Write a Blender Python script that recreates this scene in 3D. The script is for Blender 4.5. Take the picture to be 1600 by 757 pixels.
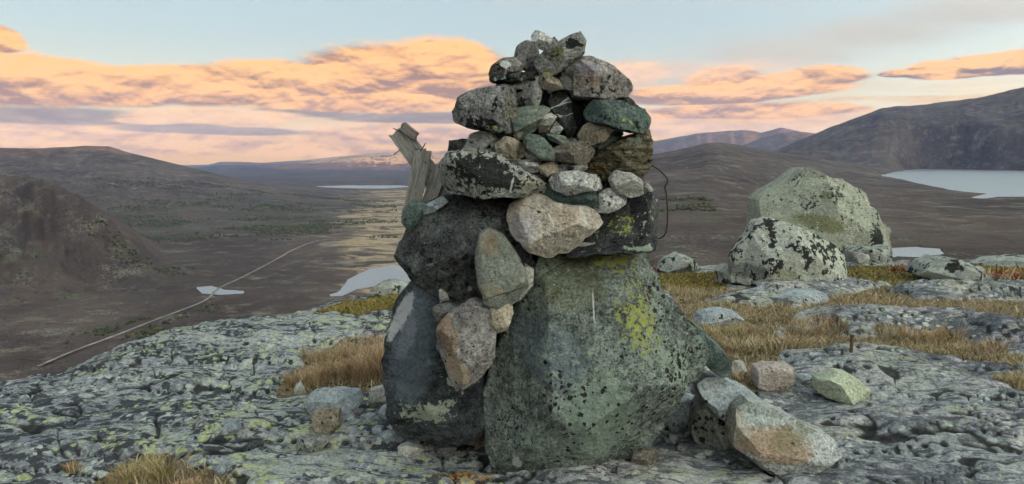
import bpy, bmesh, math, random
import numpy as np
from math import radians as RAD

for o in list(bpy.data.objects):
    bpy.data.objects.remove(o, do_unlink=True)
scene = bpy.context.scene
COL = scene.collection
R = random.Random(7)

# ------------------------------------------------------------------ camera
W, H, F = 1600.0, 757.0, 1164.0
PITCH = RAD(6.5)
EYE = 1.6
cam_d = bpy.data.cameras.new('camera')
cam = bpy.data.objects.new('camera', cam_d)
COL.objects.link(cam)
cam.location = (0, 0, EYE)
cam.rotation_euler = (math.pi / 2 - PITCH, 0, 0)
cam_d.sensor_fit = 'HORIZONTAL'
cam_d.sensor_width = 36.0
cam_d.lens = 36.0 * F / W
cam_d.clip_start = 0.05
cam_d.clip_end = 120000
scene.camera = cam
scene.render.engine = 'CYCLES'
scene.view_settings.view_transform = 'Standard'
scene.view_settings.look = 'None'
scene.view_settings.gamma = 1.0
scene.view_settings.exposure = 2.15
scene.view_settings.use_curve_mapping = False
scene.cycles.use_denoising = True
scene.cycles.use_adaptive_sampling = True
scene.cycles.adaptive_threshold = 0.03
scene.cycles.adaptive_min_samples = 12
scene.cycles.max_bounces = 3
scene.cycles.diffuse_bounces = 1
scene.cycles.volume_bounces = 0
scene.cycles.caustics_reflective = False
scene.cycles.caustics_refractive = False
scene.cycles.sample_clamp_indirect = 6.0

SUN_ELEV = RAD(2.5)
SUN_AZ = RAD(125)          # azimuth of the sun measured from +Y towards +X: to the right of the camera, a little behind it
SUN_STRENGTH = 5.0

# ------------------------------------------------------------------ picture <-> place
def ray(px, py):
    a = (px - W / 2) / F
    b = (H / 2 - py) / F
    return np.array([a, math.cos(PITCH) + b * math.sin(PITCH), -math.sin(PITCH) + b * math.cos(PITCH)])

def at(px, py, Y):
    d = ray(px, py)
    return np.array([0, 0, EYE]) + d * (Y / d[1])

def onz(px, py, z=0.0):
    d = ray(px, py)
    return np.array([0, 0, EYE]) + d * ((z - EYE) / d[2])

def azel(px, py):
    d = ray(px, py)
    return math.atan2(d[0], d[1]), math.atan2(d[2], math.hypot(d[0], d[1]))

# ------------------------------------------------------------------ node helper
class NT:
    def __init__(self, tree):
        self.t = tree
        tree.nodes.clear()

    def n(self, typ, **kw):
        nd = self.t.nodes.new(typ)
        for k, v in kw.items():
            setattr(nd, k, v)
        return nd

    def put(self, sock, v):
        if v is None:
            return
        if isinstance(v, bpy.types.NodeSocket):
            self.t.links.new(v, sock)
        elif isinstance(v, (tuple, list)) and len(v) == 3 and sock.type == 'RGBA':
            sock.default_value = (*v, 1)
        else:
            sock.default_value = v

    def m(self, op, a, b=None, c=None, clamp=False):
        nd = self.n('ShaderNodeMath', operation=op, use_clamp=clamp)
        for i, v in enumerate((a, b, c)):
            self.put(nd.inputs[i], v)
        return nd.outputs[0]

    def vm(self, op, a, b=None):
        nd = self.n('ShaderNodeVectorMath', operation=op)
        self.put(nd.inputs[0], a)
        self.put(nd.inputs[1], b)
        return nd.outputs[0]

    def add(self, a, b): return self.m('ADD', a, b)
    def sub(self, a, b): return self.m('SUBTRACT', a, b)
    def mul(self, a, b): return self.m('MULTIPLY', a, b)

    def ss(self, v, lo, hi, a=0.0, b=1.0):
        nd = self.n('ShaderNodeMapRange', interpolation_type='SMOOTHSTEP')
        self.put(nd.inputs[0], v)
        for i, q in enumerate((lo, hi, a, b)):
            self.put(nd.inputs[i + 1], q)
        return nd.outputs[0]

    def lin(self, v, lo, hi, a=0.0, b=1.0):
        nd = self.n('ShaderNodeMapRange', interpolation_type='LINEAR')
        self.put(nd.inputs[0], v)
        for i, q in enumerate((lo, hi, a, b)):
            self.put(nd.inputs[i + 1], q)
        return nd.outputs[0]

    def mix(self, f, a, b, blend='MIX'):
        nd = self.n('ShaderNodeMix', data_type='RGBA', blend_type=blend)
        self.put(nd.inputs[0], f)
        self.put(nd.inputs[6], a)
        self.put(nd.inputs[7], b)
        return nd.outputs[2]

    def noise(self, vec, scale, detail=3.0, rough=0.55, dist=0.0, out=0):
        nd = self.n('ShaderNodeTexNoise')
        self.put(nd.inputs['Vector'], vec)
        nd.inputs['Scale'].default_value = scale
        nd.inputs['Detail'].default_value = detail
        nd.inputs['Roughness'].default_value = rough
        nd.inputs['Distortion'].default_value = dist
        return nd.outputs[out]

    def voro(self, vec, scale, feature='F1', out='Distance', rnd=1.0):
        nd = self.n('ShaderNodeTexVoronoi', feature=feature)
        self.put(nd.inputs['Vector'], vec)
        nd.inputs['Scale'].default_value = scale
        nd.inputs['Randomness'].default_value = rnd
        return nd.outputs[out]

    def mapv(self, vec, scale=(1, 1, 1), rot=(0, 0, 0), loc=(0, 0, 0)):
        nd = self.n('ShaderNodeMapping')
        self.put(nd.inputs[0], vec)
        nd.inputs['Location'].default_value = loc
        nd.inputs['Rotation'].default_value = rot
        nd.inputs['Scale'].default_value = scale
        return nd.outputs[0]

    def xyz(self, x, y, z):
        nd = self.n('ShaderNodeCombineXYZ')
        for i, v in enumerate((x, y, z)):
            self.put(nd.inputs[i], v)
        return nd.outputs[0]

# ------------------------------------------------------------------ sky
world = bpy.data.worlds.new('World')
scene.world = world
world.use_nodes = True
def build_world():
    g = NT(world.node_tree)
    tc = g.n('ShaderNodeTexCoord').outputs['Generated']
    sp = g.n('ShaderNodeSeparateXYZ')
    g.put(sp.inputs[0], tc)
    x, y, z = sp.outputs
    az = g.m('ARCTAN2', x, y)
    el = g.m('ARCSINE', z)
    sky = g.n('ShaderNodeTexSky', sky_type='NISHITA')
    sky.sun_disc = False
    sky.sun_elevation = SUN_ELEV
    sky.sun_rotation = SUN_AZ
    sky.altitude = 900
    sky.air_density = 1.0
    sky.dust_density = 2.0
    sky.ozone_density = 1.0
    K = 10.0
    def c(r, gg, b):   # display value 0..255 -> linear radiance
        f = lambda v: (v / 255 / 12.92) if v <= 10.3 else ((v / 255 + 0.055) / 1.055) ** 2.4
        return (f(r) * K * CLOUDK, f(gg) * K * CLOUDK, f(b) * K * CLOUDK)
    base = g.mix(1.0, sky.outputs[0], (SKYK, SKYK * 0.95, SKYK * 0.9), 'MULTIPLY')
    # thin high veil that whitens the blue everywhere, warmer towards the horizon
    veil = g.mix(g.ss(el, 0.02, 0.17), c(206, 202, 182), c(158, 180, 192))
    veil = g.mix(g.ss(el, 0.0, 0.075), c(250, 196, 124), veil)
    # thin cloud scatters forward: broadly brighter and warmer towards the sun
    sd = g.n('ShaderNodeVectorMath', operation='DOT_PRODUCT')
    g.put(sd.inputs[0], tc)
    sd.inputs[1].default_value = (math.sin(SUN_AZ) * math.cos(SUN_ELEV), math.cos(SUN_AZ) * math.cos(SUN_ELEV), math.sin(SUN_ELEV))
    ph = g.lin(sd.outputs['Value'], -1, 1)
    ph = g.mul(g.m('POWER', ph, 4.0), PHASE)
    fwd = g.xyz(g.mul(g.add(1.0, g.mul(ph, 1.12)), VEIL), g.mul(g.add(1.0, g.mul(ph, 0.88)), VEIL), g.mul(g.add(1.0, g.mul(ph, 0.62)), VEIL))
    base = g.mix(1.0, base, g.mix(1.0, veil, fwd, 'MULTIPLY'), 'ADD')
    P = g.mapv(tc, (1, 1, 3.0))
    nlow = g.noise(P, 3.0, 3, 0.5)
    det = g.noise(P, 9.0, 6, 0.6, 0.3)
    det2 = g.noise(g.vm('ADD', P, (0.006, 0.0, 0.036)), 9.0, 6, 0.6, 0.3)
    relief = g.mul(g.sub(det, det2), 3.2)
    fine = g.noise(g.mapv(tc, (1, 1, 3.2)), 30.0, 5, 0.65, 0.2)
    fine2 = g.noise(g.vm('ADD', g.mapv(tc, (1, 1, 3.2)), (0.0, 0.0, 0.016)), 30.0, 5, 0.65, 0.2)
    relief = g.add(relief, g.mul(g.sub(fine, fine2), 1.8))
    # high streaks
    Ps = g.mapv(tc, (1, 1, 9), rot=(0, 0.10, 0))
    st = g.noise(Ps, 2.2, 5, 0.55, 0.4)
    base = g.mix(g.mul(g.mul(g.ss(st, 0.45, 0.7), 0.3), g.ss(el, 0.08, 0.2)), base, c(190, 184, 174))
    warp_u = g.mul(g.sub(nlow, 0.5), 0.10)
    wob = g.add(g.mul(g.sub(det, 0.5), 1.15), g.mul(g.sub(fine, 0.5), 0.5))
    col = base
    # low haze-streaks all round the horizon
    P3 = g.mapv(tc, (1, 1, 14))
    s3 = g.noise(P3, 4.5, 6, 0.6, 0.3)
    m3 = g.mul(g.ss(s3, 0.44, 0.58), g.mul(g.ss(el, 0.10, 0.05), g.ss(el, -0.01, 0.02)))
    tone = g.m('ADD', 0.5, g.mul(relief, 1.0), clamp=True)
    col = g.mix(g.mul(m3, 0.85), col, g.mix(tone, c(200, 154, 116), c(255, 202, 118)))

    def layer(col, ells, lit, shade, soft=0.25, alpha=1.0, wobk=1.0, base_bias=0.55, relk=1.0, tone0=0.55):
        D = None
        V = None
        for (px, py, rx, ry) in ells:
            a0, e0 = azel(px, py)
            rx, ry = rx / F, ry / F
            u = g.m('DIVIDE', g.sub(g.add(az, warp_u), a0), rx)
            v = g.m('DIVIDE', g.sub(el, e0), ry)
            vneg = g.m('MINIMUM', v, 0.0)
            vv = g.add(v, g.mul(vneg, 0.45))          # flatter underside
            d = g.sub(1.0, g.m('SQRT', g.add(g.mul(u, u), g.mul(vv, vv))))
            if D is None:
                D, V = d, v
            else:
                nd = g.m('MAXIMUM', D, d)
                sel = g.m('GREATER_THAN', d, D)
                V = g.add(g.mul(V, g.sub(1.0, sel)), g.mul(v, sel))
                D = nd
        Dn = g.add(D, g.mul(wob, wobk))
        al = g.mul(g.ss(Dn, 0.0, soft), alpha)
        t = g.add(g.add(tone0, g.mul(V, base_bias * 0.45)), g.mul(relief, relk))
        t = g.m('ADD', t, g.mul(g.sub(nlow, 0.5), 0.7), clamp=True)
        return g.mix(al, col, g.mix(t, shade, lit))

    peach, peach_sh = c(252, 190, 122), c(146, 112, 100)
    pink, pink_sh = c(252, 192, 132), c(150, 120, 112)
    grey, grey_sh = c(132, 122, 120), c(80, 86, 98)
    # generic clouds round the rest of the horizon, same kind as those in view
    gen = g.noise(g.mapv(tc, (1, 1, 4.2), loc=(3.1, 1.7, 0.4)), 3.0, 7, 0.55, 0.3)
    away = g.ss(g.m('ABSOLUTE', az), 0.66, 0.9)
    mg = g.mul(g.mul(g.ss(gen, 0.46, 0.56), away), g.mul(g.ss(el, 0.30, 0.16), g.ss(el, 0.0, 0.05)))
    col = g.mix(g.mul(mg, 0.9), col, g.mix(tone, grey, peach))
    # lower bands on the left
    col = layer(col, [(120, 214, 300, 14), (330, 232, 330, 18), (640, 215, 260, 22), (560, 240, 220, 12), (40, 205, 130, 12)],
                c(252, 194, 130), c(172, 132, 114), 0.4, 0.92, 0.85, 0.6, 1.5, 0.62)
    col = layer(col, [(90, 184, 200, 17), (400, 207, 130, 9), (300, 202, 100, 11), (660, 186, 170, 12), (500, 178, 90, 12)],
                grey, grey_sh, 0.4, 0.85, 0.75, 0.5, 1.0, 0.4)
    col = layer(col, [(370, 184, 160, 15), (260, 190, 60, 8)], c(248, 200, 146), c(205, 165, 135), 0.35, 0.95, 0.6, 0.6, 0.9, 0.7)
    # the long bank on the left
    col = layer(col, [(-120, 95, 130, 60), (5, 66, 44, 26), (40, 132, 170, 46), (180, 142, 160, 36), (330, 140, 190, 38), (480, 136, 180, 44),
                      (620, 120, 190, 54), (700, 118, 130, 62), (560, 160, 160, 26)],
                peach, peach_sh, 0.22, 1.0, 0.42, 1.5, 1.2, 0.54)
    # high grey streak rising to the right
    col = layer(col, [(1040, 120, 160, 40), (1200, 88, 190, 42), (1360, 56, 200, 40), (1520, 22, 200, 38), (1700, -16, 220, 40)],
                c(196, 186, 172), c(176, 172, 164), 0.8, 0.7, 0.4, 0.3, 0.4, 0.6)
    # right of the cairn
    col = layer(col, [(985, 118, 60, 28), (1120, 205, 250, 16), (1290, 186, 130, 12), (1040, 190, 110, 12), (1420, 178, 120, 10)],
                c(246, 198, 158), c(190, 160, 146), 0.5, 0.75, 0.8, 0.6, 0.9, 0.6)
    col = layer(col, [(1130, 124, 70, 24), (1200, 138, 150, 24), (1290, 122, 70, 20), (1090, 152, 150, 20), (1170, 176, 180, 16), (1280, 172, 90, 12)],
                pink, pink_sh, 0.22, 0.97, 0.6, 1.4, 1.35, 0.54)
    col = layer(col, [(1560, 104, 110, 20), (1480, 113, 60, 15), (1410, 116, 34, 7), (1640, 96, 120, 20)],
                pink, c(122, 108, 116), 0.2, 0.97, 0.65, 1.1, 2.0, 0.45)
    col = layer(col, [(1110, 112, 200, 26)], c(240, 200, 168), c(205, 180, 165), 0.7, 0.45, 0.9, 0.5, 0.6, 0.7)
    # below the horizon the sheet of air goes on
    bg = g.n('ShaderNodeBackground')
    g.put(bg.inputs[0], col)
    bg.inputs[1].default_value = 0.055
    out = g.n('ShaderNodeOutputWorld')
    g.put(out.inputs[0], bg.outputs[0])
    world.cycles.sampling_method = 'MANUAL'
    world.cycles.sample_map_resolution = 512
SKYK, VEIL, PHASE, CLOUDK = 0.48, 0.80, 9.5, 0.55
build_world()

sun_d = bpy.data.lights.new('sun', 'SUN')
sun = bpy.data.objects.new('sun', sun_d)
COL.objects.link(sun)
sun_d.energy = SUN_STRENGTH
sun_d.angle = RAD(0.5)
sun_d.color = (1.0, 0.47, 0.18)
from mathutils import Vector
_sd = Vector((math.sin(SUN_AZ) * math.cos(SUN_ELEV), math.cos(SUN_AZ) * math.cos(SUN_ELEV), math.sin(SUN_ELEV)))
sun.rotation_euler = (-_sd).to_track_quat('-Z', 'Y').to_euler()
sun.location = _sd * 50

# ------------------------------------------------------------------ noise in numpy
_rng = np.random.RandomState(11)
_perm = np.tile(_rng.permutation(256), 3)
_grad = _rng.normal(size=(256, 3)); _grad /= np.linalg.norm(_grad, axis=1)[:, None]
def perlin(x, y, z):
    xi, yi, zi = np.floor(x).astype(int), np.floor(y).astype(int), np.floor(z).astype(int)
    xf, yf, zf = x - xi, y - yi, z - zi
    xi &= 255; yi &= 255; zi &= 255
    fd = lambda t: t * t * t * (t * (t * 6 - 15) + 10)
    u, v, w = fd(xf), fd(yf), fd(zf)
    def gr(i, j, k):
        h = _perm[_perm[_perm[xi + i] + yi + j] + zi + k]
        gv = _grad[h]
        return gv[..., 0] * (xf - i) + gv[..., 1] * (yf - j) + gv[..., 2] * (zf - k)
    l = lambda a, b, t: a + t * (b - a)
    return 1.6 * l(l(l(gr(0,0,0), gr(1,0,0), u), l(gr(0,1,0), gr(1,1,0), u), v),
                   l(l(gr(0,0,1), gr(1,0,1), u), l(gr(0,1,1), gr(1,1,1), u), v), w)
def fbm(x, y, z, octv=4, rough=0.5, ridged=False):
    s = np.zeros_like(x); a = 1.0; n = 0
    for i in range(octv):
        p = perlin(x + 17.3 * i, y + 9.1 * i, z + 5.7 * i)
        if ridged: p = 1 - 2 * np.abs(p)
        s += a * p; n += a; a *= rough
        x, y, z = x * 2.03, y * 2.03, z * 2.03
    return s / n
_p1 = _perm.astype(np.int32)
_g2 = np.stack([np.cos(np.arange(256) * 2.399963), np.sin(np.arange(256) * 2.399963)], 1).astype(np.float32)
def perlin2(x, y):
    xf0, yf0 = np.floor(x), np.floor(y)
    xi, yi = xf0.astype(np.int32) & 255, yf0.astype(np.int32) & 255
    xf, yf = x - xf0, y - yf0
    u = xf * xf * xf * (xf * (xf * 6 - 15) + 10); v = yf * yf * yf * (yf * (yf * 6 - 15) + 10)
    a, b = _p1[xi], _p1[xi + 1]
    def gr(h, i, j):
        return _g2[h, 0] * (xf - i) + _g2[h, 1] * (yf - j)
    n00, n10 = gr(_p1[a + yi], 0, 0), gr(_p1[b + yi], 1, 0)
    n01, n11 = gr(_p1[a + yi + 1], 0, 1), gr(_p1[b + yi + 1], 1, 1)
    q = n00 + u * (n10 - n00)
    return 1.5 * (q + v * (n01 + u * (n11 - n01) - q))
def fbm2(x, y, seed=0.0, octv=4, rough=0.5, ridged=False):
    x = np.asarray(x, dtype=np.float32) + np.float32(seed * 13.7); y = np.asarray(y, dtype=np.float32) + np.float32(seed * 7.9)
    s = np.zeros_like(x); a = 1.0; n = 0
    for i in range(octv):
        p = perlin2(x, y)
        if ridged: p = 1 - 2 * np.abs(p)
        s += a * p; n += a; a *= rough
        x = x * np.float32(2.03) + np.float32(17.3); y = y * np.float32(2.03) + np.float32(9.1)
    return (s / n).astype(np.float64)
def sstep(v, lo, hi):
    t = np.clip((v - lo) / (hi - lo), 0, 1)
    return t * t * (3 - 2 * t)

# ------------------------------------------------------------------ objects helper
def mesh_obj(name, verts, faces, mats, parent=None, smooth=True, sharp=None):
    me = bpy.data.meshes.new(name)
    verts = np.asarray(verts, dtype=np.float32); faces = np.asarray(faces, dtype=np.int32)
    nv, nf, k = len(verts), len(faces), faces.shape[1]
    me.vertices.add(nv); me.vertices.foreach_set('co', verts.ravel())
    me.loops.add(nf * k); me.loops.foreach_set('vertex_index', faces.ravel())
    me.polygons.add(nf)
    me.polygons.foreach_set('loop_start', np.arange(0, nf * k, k, dtype=np.int32))
    me.polygons.foreach_set('loop_total', np.full(nf, k, dtype=np.int32))
    me.update(calc_edges=True)
    me.validate()
    me.polygons.foreach_set('use_smooth', np.full(len(me.polygons), smooth, dtype=bool))
    if sharp: me.set_sharp_from_angle(angle=sharp)
    for m in (mats if isinstance(mats, (list, tuple)) else [mats]):
        me.materials.append(m)
    o = bpy.data.objects.new(name, me)
    COL.objects.link(o)
    if parent: o.parent = parent
    return o
def tag(o, label=None, cat=None, group=None, kind=None):
    if label: o['label'] = label
    if cat: o['category'] = cat
    if group: o['group'] = group
    if kind: o['kind'] = kind
    return o
def attr(o, name, vals):
    a = o.data.attributes.new(name, 'FLOAT', 'POINT')
    a.data.foreach_set('value', np.asarray(vals, dtype=np.float32))
def attr_rgb(o, name, vals):
    a = o.data.attributes.new(name, 'FLOAT_COLOR', 'POINT')
    v = np.ones((len(vals), 4), dtype=np.float32); v[:, :3] = vals
    a.data.foreach_set('color', v.ravel())
def grid_faces(nr, nc, wrap=False):
    i = np.arange(nr - 1)[:, None]; j = np.arange(nc if wrap else nc - 1)[None, :]
    j2 = (j + 1) % nc
    return np.stack([(i * nc + j), (i * nc + j2), ((i + 1) * nc + j2), ((i + 1) * nc + j)], -1).reshape(-1, 4)
def pip(x, y, poly):
    inside = np.zeros(x.shape, bool); n = len(poly)
    for i in range(n):
        x0, y0 = poly[i]; x1, y1 = poly[(i + 1) % n]
        c = ((y0 > y) != (y1 > y)) & (x < (x1 - x0) * (y - y0) / ((y1 - y0) or 1e-9) + x0)
        inside ^= c
    return inside
def sdf(x, y, poly):
    d = np.full(x.shape, 1e9); n = len(poly)
    for i in range(n):
        x0, y0 = poly[i]; x1, y1 = poly[(i + 1) % n]
        ex, ey = x1 - x0, y1 - y0
        t = np.clip(((x - x0) * ex + (y - y0) * ey) / (ex * ex + ey * ey + 1e-12), 0, 1)
        d = np.minimum(d, np.hypot(x - x0 - t * ex, y - y0 - t * ey))
    return np.where(pip(x, y, poly), -d, d)
def onground(pts, z=0.0):
    return [tuple(onz(px, py, z)[:2]) for px, py in pts]

# ------------------------------------------------------------------ materials
def new_mat(name):
    m = bpy.data.materials.new(name)
    m.use_nodes = True
    return m, NT(m.node_tree)
def finish(g, col, rough=0.85, bump=None, bstr=0.4, bdist=0.01, spec=0.25):
    b = g.n('ShaderNodeBsdfPrincipled')
    g.put(b.inputs['Base Color'], col)
    g.put(b.inputs['Roughness'], rough)
    b.inputs['Specular IOR Level'].default_value = spec
    if bump is not None:
        bn = g.n('ShaderNodeBump')
        bn.inputs['Strength'].default_value = bstr
        bn.inputs['Distance'].default_value = bdist
        g.put(bn.inputs['Height'], bump)
        g.put(b.inputs['Normal'], bn.outputs[0])
    o = g.n('ShaderNodeOutputMaterial')
    g.put(o.inputs[0], b.outputs[0])

def lichen_stack(g, P, col, dark=0.0, pale=0.0, yellow=0.0, spots=0.0, orange=0.0, masks={}, palec=(0.36, 0.40, 0.33),
                 yelc=(0.42, 0.44, 0.12), darkc=(0.018, 0.018, 0.02), dscale=22, pscale=11, yscale=16, sspots=24):
    """crusts of lichen over a rock colour; amounts are 0..1 coverages, masks add to them"""
    big = g.noise(P, 3.0, 3, 0.5)
    hgt = 0.0
    mk = lambda k: masks.get(k, 0.0)
    if pale or 'pale' in masks:
        n = g.noise(g.vm('ADD', P, (7.3, 1.1, 4.2)), pscale, 5, 0.66, 0.15)
        n = g.add(g.add(n, g.mul(g.sub(big, 0.5), 0.5)), g.mul(mk('pale'), 0.5))
        th = 0.72 - pale * 0.42
        m = g.ss(n, th, th + 0.035)
        tint = g.noise(P, 60, 4, 0.7)
        col = g.mix(g.mul(m, 0.92), col, g.mix(tint, tuple(v * 0.72 for v in palec), tuple(min(1, v * 1.25) for v in palec)))
        hgt = g.add(hgt, g.mul(m, 0.35))
    if dark or 'dark' in masks:
        n = g.noise(g.vm('ADD', P, (2.3, 8.1, 0.4)), dscale, 5, 0.64, 0.12)
        n = g.add(g.add(n, g.mul(g.sub(big, 0.5), 0.45)), g.mul(mk('dark'), 0.5))
        th = 0.74 - dark * 0.42
        m = g.ss(n, th, th + 0.03)
        col = g.mix(g.mul(m, 0.95), col, darkc)
        hgt = g.add(hgt, g.mul(m, 0.2))
    if spots or 'spots' in masks:
        Pw = g.vm('ADD', P, g.vm('SCALE', g.noise(P, 34, 3, 0.6, out=1), None))
        Pw.node.inputs[1].links[0].from_node.inputs['Scale'].default_value = 0.03
        vd = g.n('ShaderNodeTexVoronoi', feature='F1')
        g.put(vd.inputs['Vector'], Pw); vd.inputs['Scale'].default_value = sspots
        sepc = g.n('ShaderNodeSeparateColor'); g.put(sepc.inputs[0], vd.outputs['Color'])
        cov = g.add(g.add(spots, g.mul(g.sub(big, 0.5), 0.9)), g.mul(mk('spots'), 1.0))
        on = g.m('LESS_THAN', sepc.outputs[0], cov)
        rad = g.lin(sepc.outputs[1], 0, 1, 0.2, 0.62)
        m = g.mul(g.ss(g.sub(rad, vd.outputs['Distance']), 0.0, 0.05), on)
        col = g.mix(g.mul(m, 0.93), col, g.mix(sepc.outputs[2], darkc, (0.035, 0.02, 0.024)))
    if yellow or 'yellow' in masks:
        n = g.noise(g.vm('ADD', P, (5.5, 3.3, 9.2)), yscale, 5, 0.68, 0.12)
        n = g.add(g.add(n, g.mul(g.sub(big, 0.5), 0.35)), g.mul(mk('yellow'), 0.5))
        th = 0.76 - yellow * 0.42
        m = g.ss(n, th, th + 0.03)
        t2 = g.noise(P, 90, 3, 0.7)
        col = g.mix(g.mul(m, 0.9), col, g.mix(t2, tuple(v * 0.6 for v in yelc), tuple(v * 1.2 for v in yelc)))
        hgt = g.add(hgt, g.mul(m, 0.3))
    if orange or 'orange' in masks:
        n = g.noise(g.vm('ADD', P, (1.5, 6.3, 2.2)), 30, 6, 0.65, 0.4)
        n = g.add(n, g.mul(mk('orange'), 0.5))
        th = 0.78 - orange * 0.4
        m = g.ss(n, th, th + 0.03)
        col = g.mix(m, col, (0.42, 0.19, 0.03))
    return col, hgt

_mat_cache = {}
def rock_mat(name, c1, c2, grain=0.5, fol=0.0, folrot=0.0, patches=(), origin=None, shared=True, bump=0.5, vein=0.0, folscale=40, **lk):
    """grainy rock. patches: (kind, px, py, Y, rx, rz, rot_deg, strength) give local coverage on one stone"""
    m, g = new_mat(name)
    tc = g.n('ShaderNodeTexCoord').outputs['Object']
    if shared:
        oi = g.n('ShaderNodeObjectInfo').outputs['Random']
        P = g.vm('ADD', tc, g.xyz(g.mul(oi, 37.0), g.mul(oi, 91.0), g.mul(oi, 53.0)))
    else:
        P = tc
    big = g.noise(P, 5.0, 4, 0.6)
    col = g.mix(g.ss(big, 0.32, 0.68), c1, c2)
    if fol:
        Pf = g.mapv(P, (0.16, 0.3, 1.0), rot=(0, folrot, 0))
        fo = g.noise(Pf, folscale, 5, 0.65, 0.6)
        col = g.mix(g.mul(g.ss(fo, 0.40, 0.66), fol), col, tuple(v * 0.32 for v in c1))
        fo_h = fo
    # crystals and grains
    gn = g.noise(P, 62, 5, 0.8)
    md = g.noise(P, 21, 3, 0.65)
    sp = g.voro(P, 95)
    k = g.add(g.add(g.mul(g.sub(gn, 0.5), 4.6 * grain), g.mul(g.sub(md, 0.5), 2.0 * grain)), g.mul(g.sub(sp, 0.42), 0.9 * grain))
    col = g.mix(1.0, col, g.xyz(*[g.m('MAXIMUM', g.add(1.0, k), 0.12)] * 3), 'MULTIPLY')
    masks = {}
    sep = g.n('ShaderNodeSeparateXYZ'); g.put(sep.inputs[0], tc)
    paint = []
    for (kind, dx, dz, rx, rz, rot, strength) in patches:
        ca, sa = math.cos(RAD(rot)), math.sin(RAD(rot))
        xx, zz = g.sub(sep.outputs[0], dx), g.sub(sep.outputs[2], dz)
        u = g.m('DIVIDE', g.add(g.mul(xx, ca), g.mul(zz, sa)), rx)
        v = g.m('DIVIDE', g.sub(g.mul(zz, ca), g.mul(xx, sa)), rz)
        d = g.m('SQRT', g.add(g.mul(u, u), g.mul(v, v)))
        if kind in ('dark', 'pale', 'yellow', 'spots', 'orange'):
            mm = g.mul(g.ss(d, 1.15, 0.3), strength)
            masks[kind] = g.add(masks[kind], mm) if kind in masks else mm
        else:
            w = g.sub(g.noise(P, 24, 6, 0.7), 0.5)
            mm = g.mul(g.ss(g.add(d, g.mul(w, 1.5)), 1.1, 0.75), strength)
            paint.append((kind, mm))
    COLS = {'rust': (0.30, 0.15, 0.055), 'white': (0.66, 0.66, 0.66), 'tan': (0.40, 0.31, 0.20), 'blue': (0.17, 0.21, 0.25), 'mint': (0.26, 0.33, 0.27),
            'olive': (0.15, 0.15, 0.06), 'black': (0.02, 0.02, 0.022), 'lilac': (0.36, 0.34, 0.40), 'green': (0.07, 0.10, 0.08)}
    for kind, mm in paint:
        if kind in ('white',):
            continue
        base = COLS[kind]
        col = g.mix(g.mul(mm, 0.85), col, g.mix(gn, tuple(v * 0.55 for v in base), tuple(min(1, v * 1.5) for v in base)))
    if vein:
        vn = g.noise(g.mapv(P, (0.5, 0.5, 1.6), rot=(0, 0.7, 0)), 3.5, 4, 0.5, 1.2)
        vv = g.ss(g.m('ABSOLUTE', g.sub(vn, 0.5)), 0.012, 0.004)
        col = g.mix(g.mul(vv, vein), col, (0.62, 0.62, 0.60))
    col, hgt = lichen_stack(g, P, col, masks=masks, **lk)
    for kind, mm in paint:
        if kind == 'white':
            col = g.mix(g.mul(mm, 0.95), col, COLS['white'])
    h = g.add(g.mul(gn, 0.8), g.mul(g.noise(P, 30, 5, 0.65), 1.6))
    h = g.add(h, g.mul(hgt, 0.4))
    if fol: h = g.add(h, g.mul(fo_h, -1.6 * fol))
    finish(g, col, 0.9, h, min(1.0, bump * 1.6), 0.02, 0.04)
    return m

# ------------------------------------------------------------------ the ground under the cairn
EDGE = [(-900, 640), (-300, 615), (0, 582), (100, 558), (200, 522), (300, 495), (400, 476), (480, 468), (540, 455), (620, 442), (800, 425), (1000, 415), (1100, 409),
        (1300, 402), (1450, 398), (1600, 401), (1900, 402), (2600, 405)]
def edge_tables():
    a, r = [], []
    for px, py in EDGE:
        p = onz(px, py, 0)
        a.append(math.atan2(p[0], p[1])); r.append(math.hypot(p[0], p[1]))
    return np.array(a), np.array(r)
_ea, _er = edge_tables()
_sm_a = np.linspace(-math.pi, math.pi, 721)
_sm_r = np.interp(_sm_a, _ea, _er)
_k = np.hanning(13); _k /= _k.sum()
_sm_r = np.convolve(np.pad(_sm_r, 6, mode='edge'), _k, 'valid')
def r_edge(az): return np.interp(az, _sm_a, _sm_r)

SOIL = [onground(p) for p in (
    [(436, 580), (470, 560), (500, 538), (560, 518), (625, 515), (640, 560), (625, 604), (560, 612), (445, 604)],
    [(130, 750), (180, 724), (210, 712), (260, 708), (310, 722), (350, 735), (380, 752), (400, 800), (280, 815), (110, 800)],
    [(1036, 440), (1130, 447), (1330, 438), (1600, 446), (1720, 450), (1720, 500), (1600, 492), (1440, 482), (1250, 484), (1215, 515), (1222, 580), (1170, 598), (1120, 560), (1070, 490)],
    [(1222, 508), (1340, 520), (1480, 514), (1600, 552), (1600, 572), (1480, 548), (1400, 537), (1330, 527), (1230, 545)],
    [(1555, 585), (1600, 572), (1720, 580), (1720, 620), (1600, 612), (1562, 606)],
    [(490, 474), (540, 454), (620, 448), (650, 470), (560, 486)],
    [(1000, 415), (1130, 414), (1135, 446), (1000, 450)],
    [(1300, 408), (1440, 404), (1720, 404), (1720, 415), (1440, 440), (1320, 440)],
)]
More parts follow.
